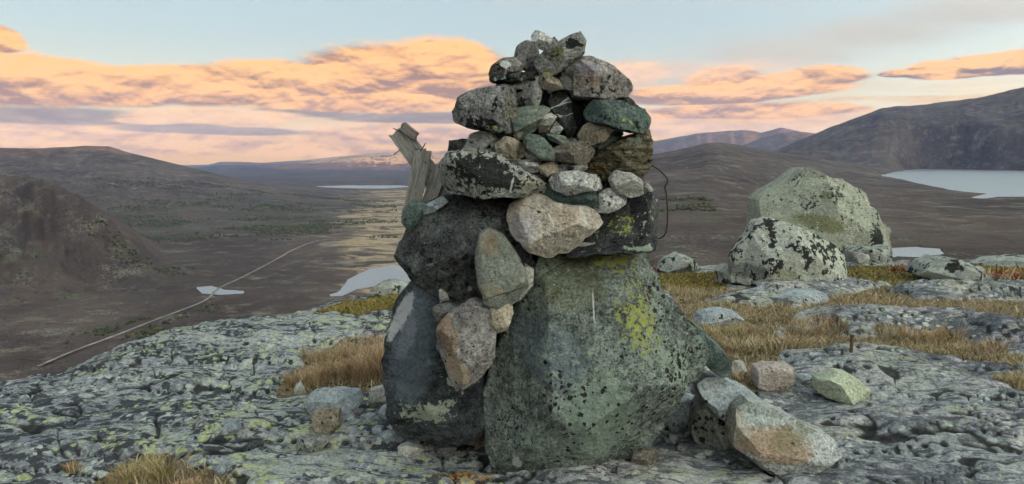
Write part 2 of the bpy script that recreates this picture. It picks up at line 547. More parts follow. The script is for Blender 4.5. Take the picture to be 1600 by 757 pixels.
SLABS = [(onground(p), h) for p, h in (
    ([(1218, 512), (1260, 488), (1320, 478), (1400, 482), (1480, 484), (1600, 508), (1720, 520), (1720, 560), (1600, 548), (1480, 512), (1340, 518)], 0.10),
    ([(1220, 585), (1225, 552), (1330, 533), (1400, 540), (1460, 556), (1520, 580), (1500, 600), (1380, 600), (1290, 592)], 0.10),
    ([(1085, 464), (1190, 442), (1300, 438), (1400, 446), (1290, 458), (1200, 470)], 0.10),
    ([(1380, 452), (1440, 444), (1600, 452), (1720, 455), (1720, 468), (1600, 464), (1440, 464)], 0.10),
    ([(1480, 590), (1560, 596), (1720, 640), (1720, 690), (1560, 640)], 0.05),
)]
def ground_parts(x, y, fine=True):
    az = np.arctan2(x, y); r = np.hypot(x, y)
    re = r_edge(az)
    w1 = fbm2(x * 0.5, y * 0.5, 3.3, 3)
    soil = np.zeros_like(x)
    for p in SOIL:
        d = sdf(x, y, p)
        soil = np.maximum(soil, sstep(d + 0.12 * fbm2(x * 3, y * 3, 1.7, 3), 0.06, -0.06))
    slab = np.zeros_like(x)
    slabm = np.zeros_like(x)
    for p, h in SLABS:
        d = sdf(x, y, p) + 0.10 * fbm2(x * 2.2, y * 2.2, 8.7, 3)
        m_ = sstep(d, 0.05, -0.35)
        slab = np.maximum(slab, h * m_); slabm = np.maximum(slabm, sstep(d, 0.03, -0.03))
    soil = soil * (1 - slabm)
    h = 0.05 * w1 - 0.04
    # foliated bedrock: long ledges that run across the view, with short drops towards it
    ww = fbm2(x * 0.9, y * 0.9, 5.1, 4)
    q = y * 1.0 + 0.22 * x + 0.5 * ww
    stp = 0.0
    for fr, am, sd in ((1.5, 0.075, 0.0), (4.1, 0.04, 3.0), (9.7, 0.02, 7.0)):
        ph = q * fr + 0.8 * fbm2(x * 0.7 * fr ** 0.5, y * 1.4 * fr ** 0.5, sd, 3)
        fr_ = ph - np.floor(ph)
        mod = sstep(fbm2(x * 0.8 * fr ** 0.6, y * 1.2 * fr ** 0.6, sd + 20, 2), -0.3, 0.4)
        stp = stp + am * mod * (np.minimum(fr_ / 0.18, 1) - fr_) 
    lumps = 0.010 * fbm2(x * 5, y * 9, 2.2, 5, 0.55, True) + 0.007 * fbm2(x * 20, y * 44, 6.1, 3, 0.6)
    lumps = lumps * (1 - 0.5 * sstep(x, 0.3, 1.5))
    # joints: long cracks along and across the layering
    c1_ = fbm2(x * 0.45 + 0.2 * y, y * 1.5, 31.0, 3, 0.55); c2_ = fbm2(x * 1.1 + 0.5 * y, y * 0.6, 37.0, 3, 0.5); c3_ = fbm2(x * 1.3, y * 3.4, 43.0, 3, 0.55)
    crack = np.maximum(np.exp(-(c1_ / 0.022) ** 2), 0.75 * np.exp(-(c2_ / 0.016) ** 2))
    crack = np.maximum(crack, 0.7 * np.exp(-(c3_ / 0.03) ** 2) * (fbm2(x, y, 51.0, 2) > 0))
    blocks = 0.05 * np.tanh(c1_ * 6) + 0.02 * np.tanh(c2_ * 7) + 0.024 * np.tanh(c3_ * 9)
    rock = 0.5 * stp + 0.6 * lumps - 0.03 * crack + 0.55 * blocks
    global LAST_CRACK
    LAST_CRACK = crack
    h = h + rock * (1 - 0.85 * soil) + slab - 0.02 * soil
    h = h + soil * 0.02 * fbm2(x * 4, y * 4, 9.9, 3)
    # the step on which the left base stone of the cairn rests
    bx, by = onz(700, 690)[:2]
    h = h + 0.07 * sstep(y, by - 0.02, by + 0.10) * sstep(np.abs(x - bx), 0.8, 0.3) * sstep(y, by + 1.6, by + 0.6)
    # dome: falls away towards the valley
    kk = 1.6 / re
    D = 0.28 * re
    d = r - (re - D * 0.55)
    slope = np.clip(kk / D * 1.7 * d, 0, 0.75)
    dl = 0.75 / (kk / D * 1.7)
    drop = np.where(d <= 0, 0, np.where(d < dl, 0.5 * kk / D * 1.7 * d * d, 0.375 * dl + 0.75 * (d - dl)))
    h = h - drop * 0.9 + 0.045 * (r > 0) * 0
    return h, soil, r
def ground_h(x, y):
    h, _, _ = ground_parts(np.array([float(x)]), np.array([float(y)]))
    return float(h[0])
def on_ground(px, py):
    """point of the real ground that this picture point looks at"""
    z = 0.0
    for _ in range(4):
        p = onz(px, py, z); z = 0.3 * z + 0.7 * ground_h(p[0], p[1])
    p = onz(px, py, z)
    return np.array([p[0], p[1], ground_h(p[0], p[1])])

def bedrock_mat():
    m, g = new_mat('lichened_bedrock')
    tc = g.n('ShaderNodeTexCoord').outputs['Object']
    soil = g.n('ShaderNodeAttribute', attribute_name='soil').outputs['Fac']
    sep = g.n('ShaderNodeSeparateXYZ'); g.put(sep.inputs[0], tc)
    P = g.mapv(tc, (0.8, 1.15, 1.0), rot=(0, 0, 0.2))
    big = g.noise(P, 0.9, 4, 0.55)
    side = g.ss(sep.outputs[0], -0.6, 0.9)
    col = g.mix(g.ss(big, 0.35, 0.65), (0.175, 0.182, 0.20), (0.30, 0.302, 0.308))
    warm = g.noise(P, 1.6, 3, 0.5)
    col = g.mix(g.mul(g.ss(warm, 0.48, 0.62), g.mul(side, 0.85)), col, (0.36, 0.325, 0.335))
    fo = g.noise(g.mapv(P, (0.4, 1.5, 1)), 15, 6, 0.68, 0.15)
    gn = g.noise(tc, 60, 5, 0.8)
    md = g.noise(tc, 20, 4, 0.7)
    k = g.add(g.mul(g.sub(gn, 0.5), 3.4), g.mul(g.sub(md, 0.5), 2.2))
    col = g.mix(1.0, col, g.xyz(*[g.m('MAXIMUM', g.add(1.0, k), 0.12)] * 3), 'MULTIPLY')
    lich = g.sub(1.0, g.mul(side, 0.6))
    tint = g.noise(tc, 48, 4, 0.75)
    # pale grey-green crusts
    n = g.add(g.noise(g.vm('ADD', P, (7.3, 1.1, 4.2)), 8.5, 7, 0.66, 0.12), g.mul(g.sub(big, 0.5), 0.4))
    mp = g.ss(n, 0.545, 0.58)
    col = g.mix(g.mul(mp, g.mul(lich, 0.9)), col, g.mix(g.ss(tint, 0.3, 0.7), (0.20, 0.225, 0.195), (0.50, 0.53, 0.44)))
    # dark fissures along the layering
    col = g.mix(g.mul(g.ss(fo, 0.53, 0.60), 0.8), col, (0.06, 0.065, 0.08))
    # near-black crusts
    n = g.add(g.noise(g.vm('ADD', P, (2.3, 8.1, 0.4)), 11.0, 7, 0.66, 0.12), g.mul(g.sub(big, 0.5), -0.45))
    mdk = g.ss(n, 0.515, 0.545)
    col = g.mix(g.mul(mdk, g.sub(0.93, g.mul(side, 0.35))), col, g.mix(gn, (0.014, 0.015, 0.02), (0.075, 0.078, 0.09)))
    # yellow-green map lichen
    n = g.add(g.noise(g.vm('ADD', P, (5.5, 3.3, 9.2)), 10.0, 7, 0.68, 0.12), g.mul(g.sub(g.noise(P, 0.8, 2, 0.5), 0.5), 0.5))
    Pw = g.vm('ADD', tc, g.vm('SCALE', g.noise(tc, 22, 4, 0.65, out=1), None))
    Pw.node.inputs[1].links[0].from_node.inputs['Scale'].default_value = 0.05
    def crusts(scale, gate, lo, hi):
        vd = g.n('ShaderNodeTexVoronoi', feature='F1')
        g.put(vd.inputs['Vector'], Pw); vd.inputs['Scale'].default_value = scale
        sc = g.n('ShaderNodeSeparateColor'); g.put(sc.inputs[0], vd.outputs['Color'])
        return g.mul(g.ss(g.sub(g.lin(sc.outputs[1], 0, 1, 0.2, 0.6), vd.outputs['Distance']), 0.0, 0.06), g.ss(g.sub(gate, g.mul(sc.outputs[0], 0.22)), lo, hi))
    gate = g.add(g.noise(P, 2.2, 4, 0.6), g.mul(g.sub(g.noise(P, 0.8, 2, 0.5), 0.5), 0.5))
    my = g.m('MAXIMUM', g.ss(n, 0.62, 0.65), g.m('MAXIMUM', crusts(12.0, gate, 0.49, 0.54), crusts(27.0, gate, 0.45, 0.50)))
    mp2 = crusts(19.0, g.noise(P, 1.7, 3, 0.6), 0.44, 0.49)
    col = g.mix(g.mul(mp2, 0.8), col, g.mix(g.ss(tint, 0.3, 0.7), (0.30, 0.32, 0.29), (0.60, 0.62, 0.56)))
    col = g.mix(g.mul(my, g.sub(0.88, g.mul(side, 0.45))), col, g.mix(g.ss(tint, 0.3, 0.7), (0.24, 0.26, 0.13), (0.52, 0.55, 0.32)))
    crk = g.n('ShaderNodeAttribute', attribute_name='crack').outputs['Fac']
    col = g.mix(g.mul(g.ss(crk, 0.25, 0.7), 0.9), col, (0.022, 0.021, 0.02))
    # orange crust below the cairn
    ox, oy = onz(715, 735)[:2]
    dx, dy = g.m('DIVIDE', g.sub(sep.outputs[0], ox), 0.24), g.m('DIVIDE', g.sub(sep.outputs[1], oy), 0.12)
    dd = g.m('SQRT', g.add(g.mul(dx, dx), g.mul(dy, dy)))
    on_ = g.noise(tc, 48, 5, 0.7, 0.1)
    mo = g.ss(g.add(on_, g.mul(g.ss(dd, 1.3, 0.2), 0.24)), 0.68, 0.73)
    col = g.mix(mo, col, g.mix(gn, (0.30, 0.12, 0.015), (0.55, 0.28, 0.05)))
    # earth and litter between the rocks
    en = g.noise(tc, 14, 7, 0.7)
    earth = g.mix(g.ss(en, 0.35, 0.65), (0.05, 0.04, 0.028), (0.24, 0.18, 0.11))
    se = g.ss(g.add(soil, g.mul(g.sub(g.noise(tc, 9, 6, 0.7), 0.5), 0.9)), 0.42, 0.58)
    col = g.mix(se, col, earth)
    h = g.add(g.mul(gn, 0.6), g.mul(g.noise(P, 26, 6, 0.68), 1.2))
    h = g.add(h, g.add(g.mul(mp, 0.35), g.mul(my, 0.4)))
    h = g.add(h, g.mul(fo, -1.2))
    finish(g, col, 0.9, h, 0.7, 0.016, 0.04)
    return m

def azimuth_columns(dense, lim, coarse):
    a = np.linspace(-lim, lim, dense)
    b = np.linspace(lim, 2 * math.pi - lim, coarse + 2)[1:-1]
    return np.concatenate([a, b])
def build_ground():
    az = azimuth_columns(720, RAD(42), 70)
    t = np.linspace(0, 1, 440)
    r = 0.5 * (24 / 0.5) ** t
    r = np.concatenate([[0.02], r])
    A, Rr = np.meshgrid(az, r)
    x, y = np.sin(A) * Rr, np.cos(A) * Rr
    h, soil, _ = ground_parts(x.ravel(), y.ravel())
    v = np.stack([x.ravel(), y.ravel(), h], 1)
    f = grid_faces(len(r), len(az), True)[:, ::-1]
    o = mesh_obj('bedrock_ground', v, f, bedrock_mat())
    attr(o, 'soil', soil)
    attr(o, 'crack', LAST_CRACK)
    return tag(o, 'grey bedrock crusted with pale green and black lichen', 'bedrock', kind='structure')
build_ground()

# ------------------------------------------------------------------ valley, hills and mountains
def crest(pts):
    a = np.array([azel(px, py)[0] for px, py in pts]); e = np.array([azel(px, py)[1] for px, py in pts])
    return a, e
LEFT, RIGHT = -185.0, -62.0
def pxaz(px): return azel(px, 300)[0]
FEATS = [  # crest line (px), crest distance (px -> r), foot distance, roughness
    dict(n='spur', c=[(-700, 255), (-300, 262), (0, 271), (50, 276), (90, 290), (130, 312), (170, 335), (210, 365), (245, 405), (275, 440)],
         rc=[(-700, 1650), (0, 1650), (275, 1350)], rf=[(-700, 1080), (0, 1130), (275, 1180)], back=700, ns=0.28, p=0.85),
    dict(n='left', c=[(-900, 230), (-300, 236), (0, 231), (60, 232), (140, 228), (170, 229), (200, 238), (260, 253), (310, 265), (370, 282), (430, 296), (520, 312), (620, 330)],
         rc=[(-900, 4600), (0, 4600), (260, 4100), (430, 3500), (620, 2700)], rf=[(-900, 1900), (0, 2000), (300, 2100), (620, 2400)], back=2500, ns=0.05, p=1.15),
    dict(n='farleft', c=[(0, 262), (310, 263), (350, 259), (420, 258), (500, 252), (545, 246), (575, 243), (620, 240), (680, 240), (720, 233), (800, 228), (900, 232), (1010, 240), (1050, 262)],
         rc=[(0, 11500), (1050, 11500)], rf=[(0, 10950), (1050, 10950)], back=3000, ns=0.05, p=1.0),
    dict(n='farther', c=[(250, 262), (325, 258), (345, 253), (375, 253), (410, 255), (480, 250), (545, 243), (600, 239), (700, 236)],
         rc=[(250, 17500), (700, 17500)], rf=[(250, 16600), (700, 16600)], back=3000, ns=0.05, p=1.0),
    dict(n='knoll', c=[(880, 262), (960, 252), (1010, 243), (1050, 236), (1085, 229), (1105, 224), (1125, 223), (1150, 226), (1175, 231), (1220, 238), (1280, 248), (1340, 258), (1400, 270)],
         rc=[(880, 3000), (1400, 3000)], rf=[(880, 700), (1100, 800), (1250, 1200), (1400, 1700)], back=1500, ns=0.06, p=1.0),
    dict(n='blue', c=[(900, 232), (1000, 224), (1030, 219), (1060, 214), (1100, 207), (1130, 205), (1165, 203), (1190, 207), (1206, 203), (1222, 199), (1245, 204), (1262, 212), (1300, 222), (1400, 240)],
         rc=[(900, 12500), (1400, 12500)], rf=[(900, 11000), (1400, 11000)], back=3000, ns=0.04, p=0.9),
    dict(n='blue2', c=[(1120, 240), (1165, 226), (1195, 214), (1225, 207), (1250, 206), (1275, 209), (1310, 207), (1350, 212), (1420, 235)],
         rc=[(1120, 9800), (1420, 9800)], rf=[(1120, 8600), (1420, 8600)], back=2200, ns=0.04, p=0.9),
    dict(n='outer', c=[(1640, 200), (1700, 192), (1800, 186), (2000, 180), (2400, 176), (2900, 180)], rc=[(1640, 12600), (2900, 12000)], rf=[(1640, 11000), (2900, 10500)], back=2500, ns=0.04, p=1.0),  # unseen far range, added to shade most of the blue mountains
    dict(n='right', c=[(1185, 246), (1220, 232), (1260, 215), (1300, 198), (1350, 180), (1378, 169), (1400, 166), (1440, 164), (1480, 159), (1530, 153), (1600, 136), (1720, 112), (1900, 95), (2400, 80)],
         rc=[(1185, 5600), (1600, 5600), (2400, 5000)], rf=[(1185, 3500), (1390, 3550), (1450, 3700), (1600, 3750), (2400, 3500)], back=2500, ns=0.06, p=0.95),
]
LAKES = [  # (picture outline, level, label)
    ([(505, 464), (530, 456), (542, 438), (560, 428), (580, 420), (612, 415), (650, 416), (700, 420), (700, 436), (640, 440), (600, 446), (560, 452), (535, 463)], LEFT, 'pale lake in the valley left of the cairn'),
    ([(306, 449), (330, 447), (352, 453), (384, 455), (380, 459), (345, 461), (315, 459)], LEFT, 'small pond crossed by the gravel road'),
    ([(488, 291.5), (540, 290), (625, 290), (650, 292), (600, 295), (520, 294.5)], LEFT, 'thin distant lake at the far end of the valley'),
    ([(1371, 274), (1415, 266), (1440, 264.5), (1500, 265), (1600, 267), (1720, 268), (1800, 300), (1600, 308), (1560, 308), (1535, 311), (1515, 309), (1542, 303), (1500, 300), (1440, 288), (1400, 279)], RIGHT, 'large pale lake below the dark mountain'),
    ([(1392, 388), (1430, 386), (1468, 389), (1476, 397), (1440, 402), (1390, 402)], RIGHT, 'small pond just beyond the boulders'),
]
LAKES_W = [(onground(p, z), z, l) for p, z, l in LAKES]
ROAD = [(60, 570), (110, 548), (185, 521), (240, 499), (290, 481), (318, 470), (330, 461), (334, 455), (345, 447), (375, 434), (410, 416), (445, 397), (470, 384), (490, 377), (503, 374)]
def terrain_h(x, y):
    az = np.arctan2(x, y); r = np.hypot(x, y)
    w = fbm2(x / 900, y / 900, 4.4, 5, 0.55)
    w2 = fbm2(x / 140, y / 140, 1.4, 4, 0.55)
    lev = LEFT + (RIGHT - LEFT) * sstep(az + 0.05 * w, pxaz(690), pxaz(1060))
    lev = np.where(np.abs(az) > 1.2, lev + ((-40) - lev) * sstep(np.abs(az), 1.0, 1.5), lev)
    far = sstep(r, 3000, 7500)
    lev = lev + (LEFT - lev) * far * (az > 0) * sstep(az, 0.5, 0.3)
    near = -1.6 - 0.42 * np.maximum(r - r_edge(az), 0) - 0.0
    roll = (5 + 12 * sstep(az, pxaz(800), pxaz(1050)) * sstep(r, 200, 600)) * w + 2.0 * w2
    roll = roll * sstep(r, 60, 400)
    base = lev + roll
    # smooth foot of the hill we stand on
    hm = np.where(near - base > 40, near, np.where(base - near > 40, base, base + (near - base + 40) ** 2 / 160))
    h = hm
    ax_, ay_, aaz, ar, alev = x, y, az, r, lev
    for f in FEATS:
        a, e = crest(f['c'])
        rf_all = np.interp(aaz, [pxaz(p) for p, _ in f['rf']], [q for _, q in f['rf']])
        sel = (aaz > a[0] - 0.07) & (aaz < a[-1] + 0.07) & (ar > rf_all) & (ar < 1.02 * max(q for _, q in f['rc']) + f['back'])
        if not sel.any():
            continue
        x_, y_, z_, r_, d0, rf = ax_[sel], ay_[sel], aaz[sel], ar[sel], alev[sel], rf_all[sel]
        inside = sstep(z_, a[0] - 0.07, a[0]) * sstep(z_, a[-1] + 0.07, a[-1])
        rc = np.interp(z_, [pxaz(p) for p, _ in f['rc']], [q for _, q in f['rc']])
        top = EYE + rc * np.tan(np.interp(z_, a, e))
        t = np.clip((r_ - rf) / (rc - rf), 0, 1)
        up = t ** f['p']; up = 0.35 * up + 0.65 * (up * up * (3 - 2 * up))
        dn = 1 - sstep(r_, rc, rc + f['back'])
        hh = np.maximum(top - d0, 0) * inside
        nz = f['ns'] * hh * fbm2(x_ / (rc * 0.06), y_ / (rc * 0.06), 7.7, 5, 0.55) * np.sin(np.pi * np.clip(t * 0.96, 0, 1)) * 1.6
        nz = nz + (0.05 if f['n'] == 'spur' else 0.012) * hh * fbm2(x_ / (rc * 0.014), y_ / (rc * 0.014), 2.7, 4, 0.6)
        gl = fbm2(z_ * 70, np.log(r_) * 5.0, 6.3, 5, 0.6, True)
        nz = nz + (0.05 if f['n'] in ('left', 'right', 'blue', 'blue2') else 0.0) * hh * (gl - 0.3) * np.sin(np.pi * np.clip(t * 0.97, 0, 1))
        ff = d0 + (hh * up + nz) * np.where(r_ < rc, 1, dn)
        h[sel] = np.maximum(h[sel], ff)
    # the mountains go on round to the right and behind the viewer; unseen, heights shaped to keep the low sun off the near land
    azd = np.degrees(np.mod(aaz, 2 * np.pi))
    sel = (azd > 42) & (azd < 250) & (ar > 2600) & (ar < 9000)
    if sel.any():
        el_ = np.interp(azd[sel], [42, 62, 70, 95, 115, 140, 165, 200, 250], [8.0, 8.0, 4.7, 4.3, 4.6, 4.9, 4.5, 3.6, 2.0])
        el_ = el_ + 0.25 * fbm2(azd[sel] / 9, azd[sel] * 0, 3.0, 4)
        rc = 4800.0
        tb = sstep(ar[sel], 3000, rc) * (1 - sstep(ar[sel], rc, 8500)) * sstep(azd[sel], 42, 50) * sstep(azd[sel], 250, 225)
        top = rc * np.tan(np.radians(el_))
        h[sel] = np.maximum(h[sel], -60 + (top + 60) * tb + 12 * tb * fbm2(ax_[sel] / 300, ay_[sel] / 300, 2.0, 4))
    for p, z, _ in LAKES_W:
        xs = [q[0] for q in p]; ys = [q[1] for q in p]
        mg = min(0.03 * (max(ys) - min(ys)) + 8, 30)
        sel = (x > min(xs) - 4 * mg) & (x < max(xs) + 4 * mg) & (y > min(ys) - 4 * mg) & (y < max(ys) + 4 * mg)
        if sel.any():
            d = sdf(x[sel], y[sel], p)
            hs = h[sel]
            bank = z + np.clip(d, 0, None) * 0.03 + 0.5
            t = sstep(d, 2.5 * mg, 0)
            hs = np.where(d > 0, hs * (1 - t) + np.minimum(hs, bank) * t, z - 1.5)
            hs = np.where((d > 0), np.maximum(hs, np.where(d < 2 * mg, z + 0.4, -1e9)), hs)
            h[sel] = hs
    return h

def terrain_mat():
    m, g = new_mat('moorland')
    geo = g.n('ShaderNodeNewGeometry').outputs['Position']
    zone = g.n('ShaderNodeAttribute', attribute_name='zone').outputs['Color']
    sp = g.n('ShaderNodeSeparateColor'); g.put(sp.inputs[0], zone)
    green, tan, grey = sp.outputs
    P = g.vm('SCALE', geo, None); P.node.inputs['Scale'].default_value = 0.01
    a = g.noise(P, 0.35, 6, 0.6)
    b = g.noise(P, 2.2, 7, 0.65)
    cfin = g.noise(P, 12.0, 6, 0.7)
    col = g.mix(g.ss(a, 0.35, 0.65), (0.060, 0.043, 0.040), (0.115, 0.083, 0.070))
    col = g.mix(g.mul(g.ss(b, 0.52, 0.68), 0.75), col, (0.19, 0.145, 0.105))
    col = g.mix(g.mul(g.ss(cfin, 0.50, 0.66), 0.6), col, (0.036, 0.034, 0.026))
    gcol = g.mix(g.ss(cfin, 0.40, 0.60), (0.028, 0.034, 0.018), (0.10, 0.105, 0.055))
    col = g.mix(g.ss(g.add(green, g.mul(g.sub(b, 0.5), 1.8)), 0.42, 0.62), col, gcol)
    Pt = g.mapv(P, (0.5, 0.8, 1.0), rot=(0, 0, 0.4))
    tb = g.noise(Pt, 1.3, 8, 0.68, 1.2)
    tc_ = g.mix(g.ss(cfin, 0.3, 0.7), (0.30, 0.21, 0.125), (0.48, 0.36, 0.23))
    col = g.mix(g.ss(g.add(g.mul(tan, 0.8), g.mul(g.sub(tb, 0.5), 2.2)), 0.42, 0.72), col, tc_)
    gr = g.noise(g.mapv(P, (1.6, 0.35, 1.0), rot=(0, 0, 0.5)), 2.6, 8, 0.72, 0.6)
    col = g.mix(g.mul(g.ss(g.add(g.mul(grey, 0.2), gr), 0.62, 0.80), 0.6), col, (0.20, 0.18, 0.17))
    oc = g.noise(P, 34.0, 4, 0.7)
    ob = g.noise(P, 1.1, 4, 0.6)
    col = g.mix(g.mul(g.ss(g.add(oc, g.mul(g.sub(ob, 0.5), 0.7)), 0.60, 0.66), 0.7), col, (0.24, 0.215, 0.19))
    st_ = g.noise(g.mapv(P, (0.4, 1.3, 1.0), rot=(0, 0, -0.3)), 6.0, 6, 0.7, 0.3)
    col = g.mix(g.mul(g.ss(st_, 0.56, 0.66), 0.65), col, (0.035, 0.03, 0.026))
    finish(g, col, 0.95, g.add(g.add(cfin, g.mul(b, 2.0)), g.mul(oc, 0.3)), 0.7, 6.0, 0.1)
    return m

def build_terrain():
    az = azimuth_columns(620, RAD(44), 120)
    r = np.concatenate([[0.5, 4], 8 * (19000 / 8.0) ** np.linspace(0, 1, 460)])
    A, Rr = np.meshgrid(az, r)
    x, y = (np.sin(A) * Rr).ravel(), (np.cos(A) * Rr).ravel()
    h = terrain_h(x, y)
    h = np.where(Rr.ravel() < 7, -2.0, h)
    o = mesh_obj('terrain', np.stack([x, y, h], 1), grid_faces(len(r), len(az), True)[:, ::-1], terrain_mat())
    # zones of cover, with sunlight tinted into the far hills
    azv = np.arctan2(x, y); rv = np.hypot(x, y)
    n = fbm2(x / 300, y / 300, 12, 3)
    px = 800 + np.tan(np.clip(azv, -1.2, 1.2)) * F
    green = np.zeros_like(x); tan = np.zeros_like(x); grey = np.zeros_like(x)
    lf = sstep(px, 800, 700)
    green += lf * 0.45 * sstep(rv, 1700, 2000) * sstep(rv, 3600, 2900) * sstep(h, LEFT + 110, LEFT + 20)
    green += lf * 0.34 * sstep(px, 380, 250) * sstep(rv, 900, 1150) * sstep(rv, 1800, 1500)
    green += 0.38 * sstep(px, 900, 1050) * sstep(rv, 250, 400) * sstep(rv, 1100, 700)
    # pale bog: from beside the near lake out to the far lake
    bx = np.interp(rv, [900, 1200, 1600, 2200, 3000, 4500], [600, 585, 570, 575, 600, 600])
    tan += sstep(px, bx - 190, bx + 30) * sstep(px, 860, 760) * sstep(rv, 850, 1000) * sstep(rv, 5200, 4000) * 0.75
    tan += 0.14 * sstep(px, 900, 1050) * sstep(rv, 300, 500) * sstep(rv, 2200, 1500)
    grey += np.maximum(0.6 * sstep(px, 980, 1100) * sstep(rv, 700, 1200), 0.5 * sstep(px, 800, 700) * sstep(h, LEFT + 30, LEFT + 120))
    tan = np.maximum(tan, sstep(px, 1010, 900) * (0.2 * sstep(rv, 8200, 9500) + 0.6 * sstep(h, LEFT + 60, LEFT + 110) * sstep(rv, 9000, 9600)))  # dry-grass tan, strengthened on upper far hills to stand for sunlight
    grey = np.maximum(grey, 0.15 * sstep(px, 330, 220) * sstep(rv, 1050, 1200) * sstep(rv, 2100, 1800))
    green = np.where((rv > 8500) & (px > 950), 0, green)
    attr_rgb(o, 'zone', np.stack([np.clip(green, 0, 1), np.clip(tan, 0, 1), np.clip(grey, 0, 1)], 1))
    return tag(o, 'brown moorland valley ringed by dark mountains', 'terrain', kind='structure')
build_terrain()

def build_lakes():
    m, g = new_mat('lake_water')
    geo = g.n('ShaderNodeNewGeometry').outputs['Position']
    n = g.noise(g.mapv(geo, (0.05, 0.12, 1)), 1.0, 5, 0.6)
    b = g.n('ShaderNodeBsdfPrincipled')
    b.inputs['Base Color'].default_value = (0.02, 0.028, 0.034, 1)
    b.inputs['Roughness'].default_value = 0.33
    b.inputs['IOR'].default_value = 3.2
    b.inputs['Specular IOR Level'].default_value = 1.0
    bn = g.n('ShaderNodeBump'); bn.inputs['Strength'].default_value = 0.25; bn.inputs['Distance'].default_value = 2.0
    g.put(bn.inputs['Height'], n); g.put(b.inputs['Normal'], bn.outputs[0])
    o_ = g.n('ShaderNodeOutputMaterial'); g.put(o_.inputs[0], b.outputs[0])
    for p, z, lab in LAKES_W:
        # finer, slightly ragged shore
        pts = []
        for i in range(len(p)):
            a, b_ = np.array(p[i]), np.array(p[(i + 1) % len(p)])
            L = np.linalg.norm(b_ - a)
            nrm = np.array([-(b_ - a)[1], (b_ - a)[0]]) / (L + 1e-9)
            for k in range(8):
                q = a + (b_ - a) * k / 8
                q = q + nrm * 0.05 * L * float(fbm2(np.array([q[0] / (L * .3)]), np.array([q[1] / (L * .3)]), 0.5, 3)[0])
                pts.append((q[0], q[1], z))
        me = bpy.data.meshes.new('lake')
        bm = bmesh.new()
        vs = [bm.verts.new(q) for q in pts]
        fc = bm.faces.new(vs)
        if fc.normal.z < 0: fc.normal_flip()
        bmesh.ops.triangulate(bm, faces=[fc])
        bm.normal_update()
        for f_ in bm.faces:
            if f_.normal.z < 0: f_.normal_flip()
        bm.to_mesh(me); bm.free()
        me.materials.append(m)
        o = bpy.data.objects.new('lake', me); COL.objects.link(o)
        tag(o, lab, 'lake', 'lakes on the moorland', 'structure')
build_lakes()

def build_road():
    m, g = new_mat('gravel_road')
    geo = g.n('ShaderNodeNewGeometry').outputs['Position']
    n = g.ss(g.noise(geo, 0.09, 6, 0.7), 0.3, 0.7)
    finish(g, g.mix(n, (0.13, 0.11, 0.095), (0.33, 0.29, 0.25)), 0.9)
    pts = [np.array(onz(px, py, LEFT + 2)[:2]) for px, py in ROAD]
    fine = []
    for i in range(len(pts) - 1):
        for k in range(14):
            fine.append(pts[i] + (pts[i + 1] - pts[i]) * k / 14)
    fine.append(pts[-1]); fine = np.array(fine)
    for _ in range(20):
        fine[1:-1] = 0.25 * fine[:-2] + 0.5 * fine[1:-1] + 0.25 * fine[2:]
    tg = np.gradient(fine, axis=0); tg /= np.linalg.norm(tg, axis=1)[:, None]
    nr = np.stack([-tg[:, 1], tg[:, 0]], 1)
    rows = []
    for s in (-1.9, -1.15, 0, 1.15, 1.9):
        q = fine + nr * s
        hz = terrain_h(q[:, 0], q[:, 1])
        hz = np.maximum(hz, terrain_h(fine[:, 0], fine[:, 1])) + (0.8 if abs(s) < 1.5 else -0.6)
        hz = np.maximum(hz, LEFT + 0.8)
        rows.append(np.concatenate([q, hz[:, None]], 1))
    v = np.stack(rows, 1).reshape(-1, 3)
    o = mesh_obj('road', v, grid_faces(len(fine), 5), m)
    tag(o, 'pale gravel road running straight across the valley floor', 'road', kind='structure')
build_road()

def build_haze():
    m, g = new_mat('thin_haze')
    pv = g.n('ShaderNodeVolumePrincipled')
    pv.inputs['Color'].default_value = (0.38, 0.54, 1.0, 1)
    pv.inputs['Density'].default_value = HAZE
    pv.inputs['Anisotropy'].default_value = 0.0
    o_ = g.n('ShaderNodeOutputMaterial'); g.put(o_.inputs['Volume'], pv.outputs[0])
    x, y0, y1, z0, z1 = 19500, -19500, 19500, -260, 760
    v = [(-x, y0, z0), (x, y0, z0), (x, y1, z0), (-x, y1, z0), (-x, y0, z1), (x, y0, z1), (x, y1, z1), (-x, y1, z1)]
    f = [(3, 2, 1, 0), (4, 5, 6, 7), (0, 1, 5, 4), (1, 2, 6, 5), (2, 3, 7, 6), (3, 0, 4, 7)]
    o = mesh_obj('haze', v, f, m, smooth=False)
    tag(o, 'thin blue haze filling the valley air', 'haze', kind='stuff')
HAZE = 3.0e-5
build_haze()

# ------------------------------------------------------------------ stones
_ico = {}
def ico(sub):
    if sub not in _ico:
        bm = bmesh.new()
        bmesh.ops.create_icosphere(bm, subdivisions=sub, radius=1.0)
        v = np.array([tuple(q.co) for q in bm.verts]); f = np.array([[q.index for q in p.verts] for p in bm.faces])
        bm.free(); _ico[sub] = (v, f)
    return _ico[sub]

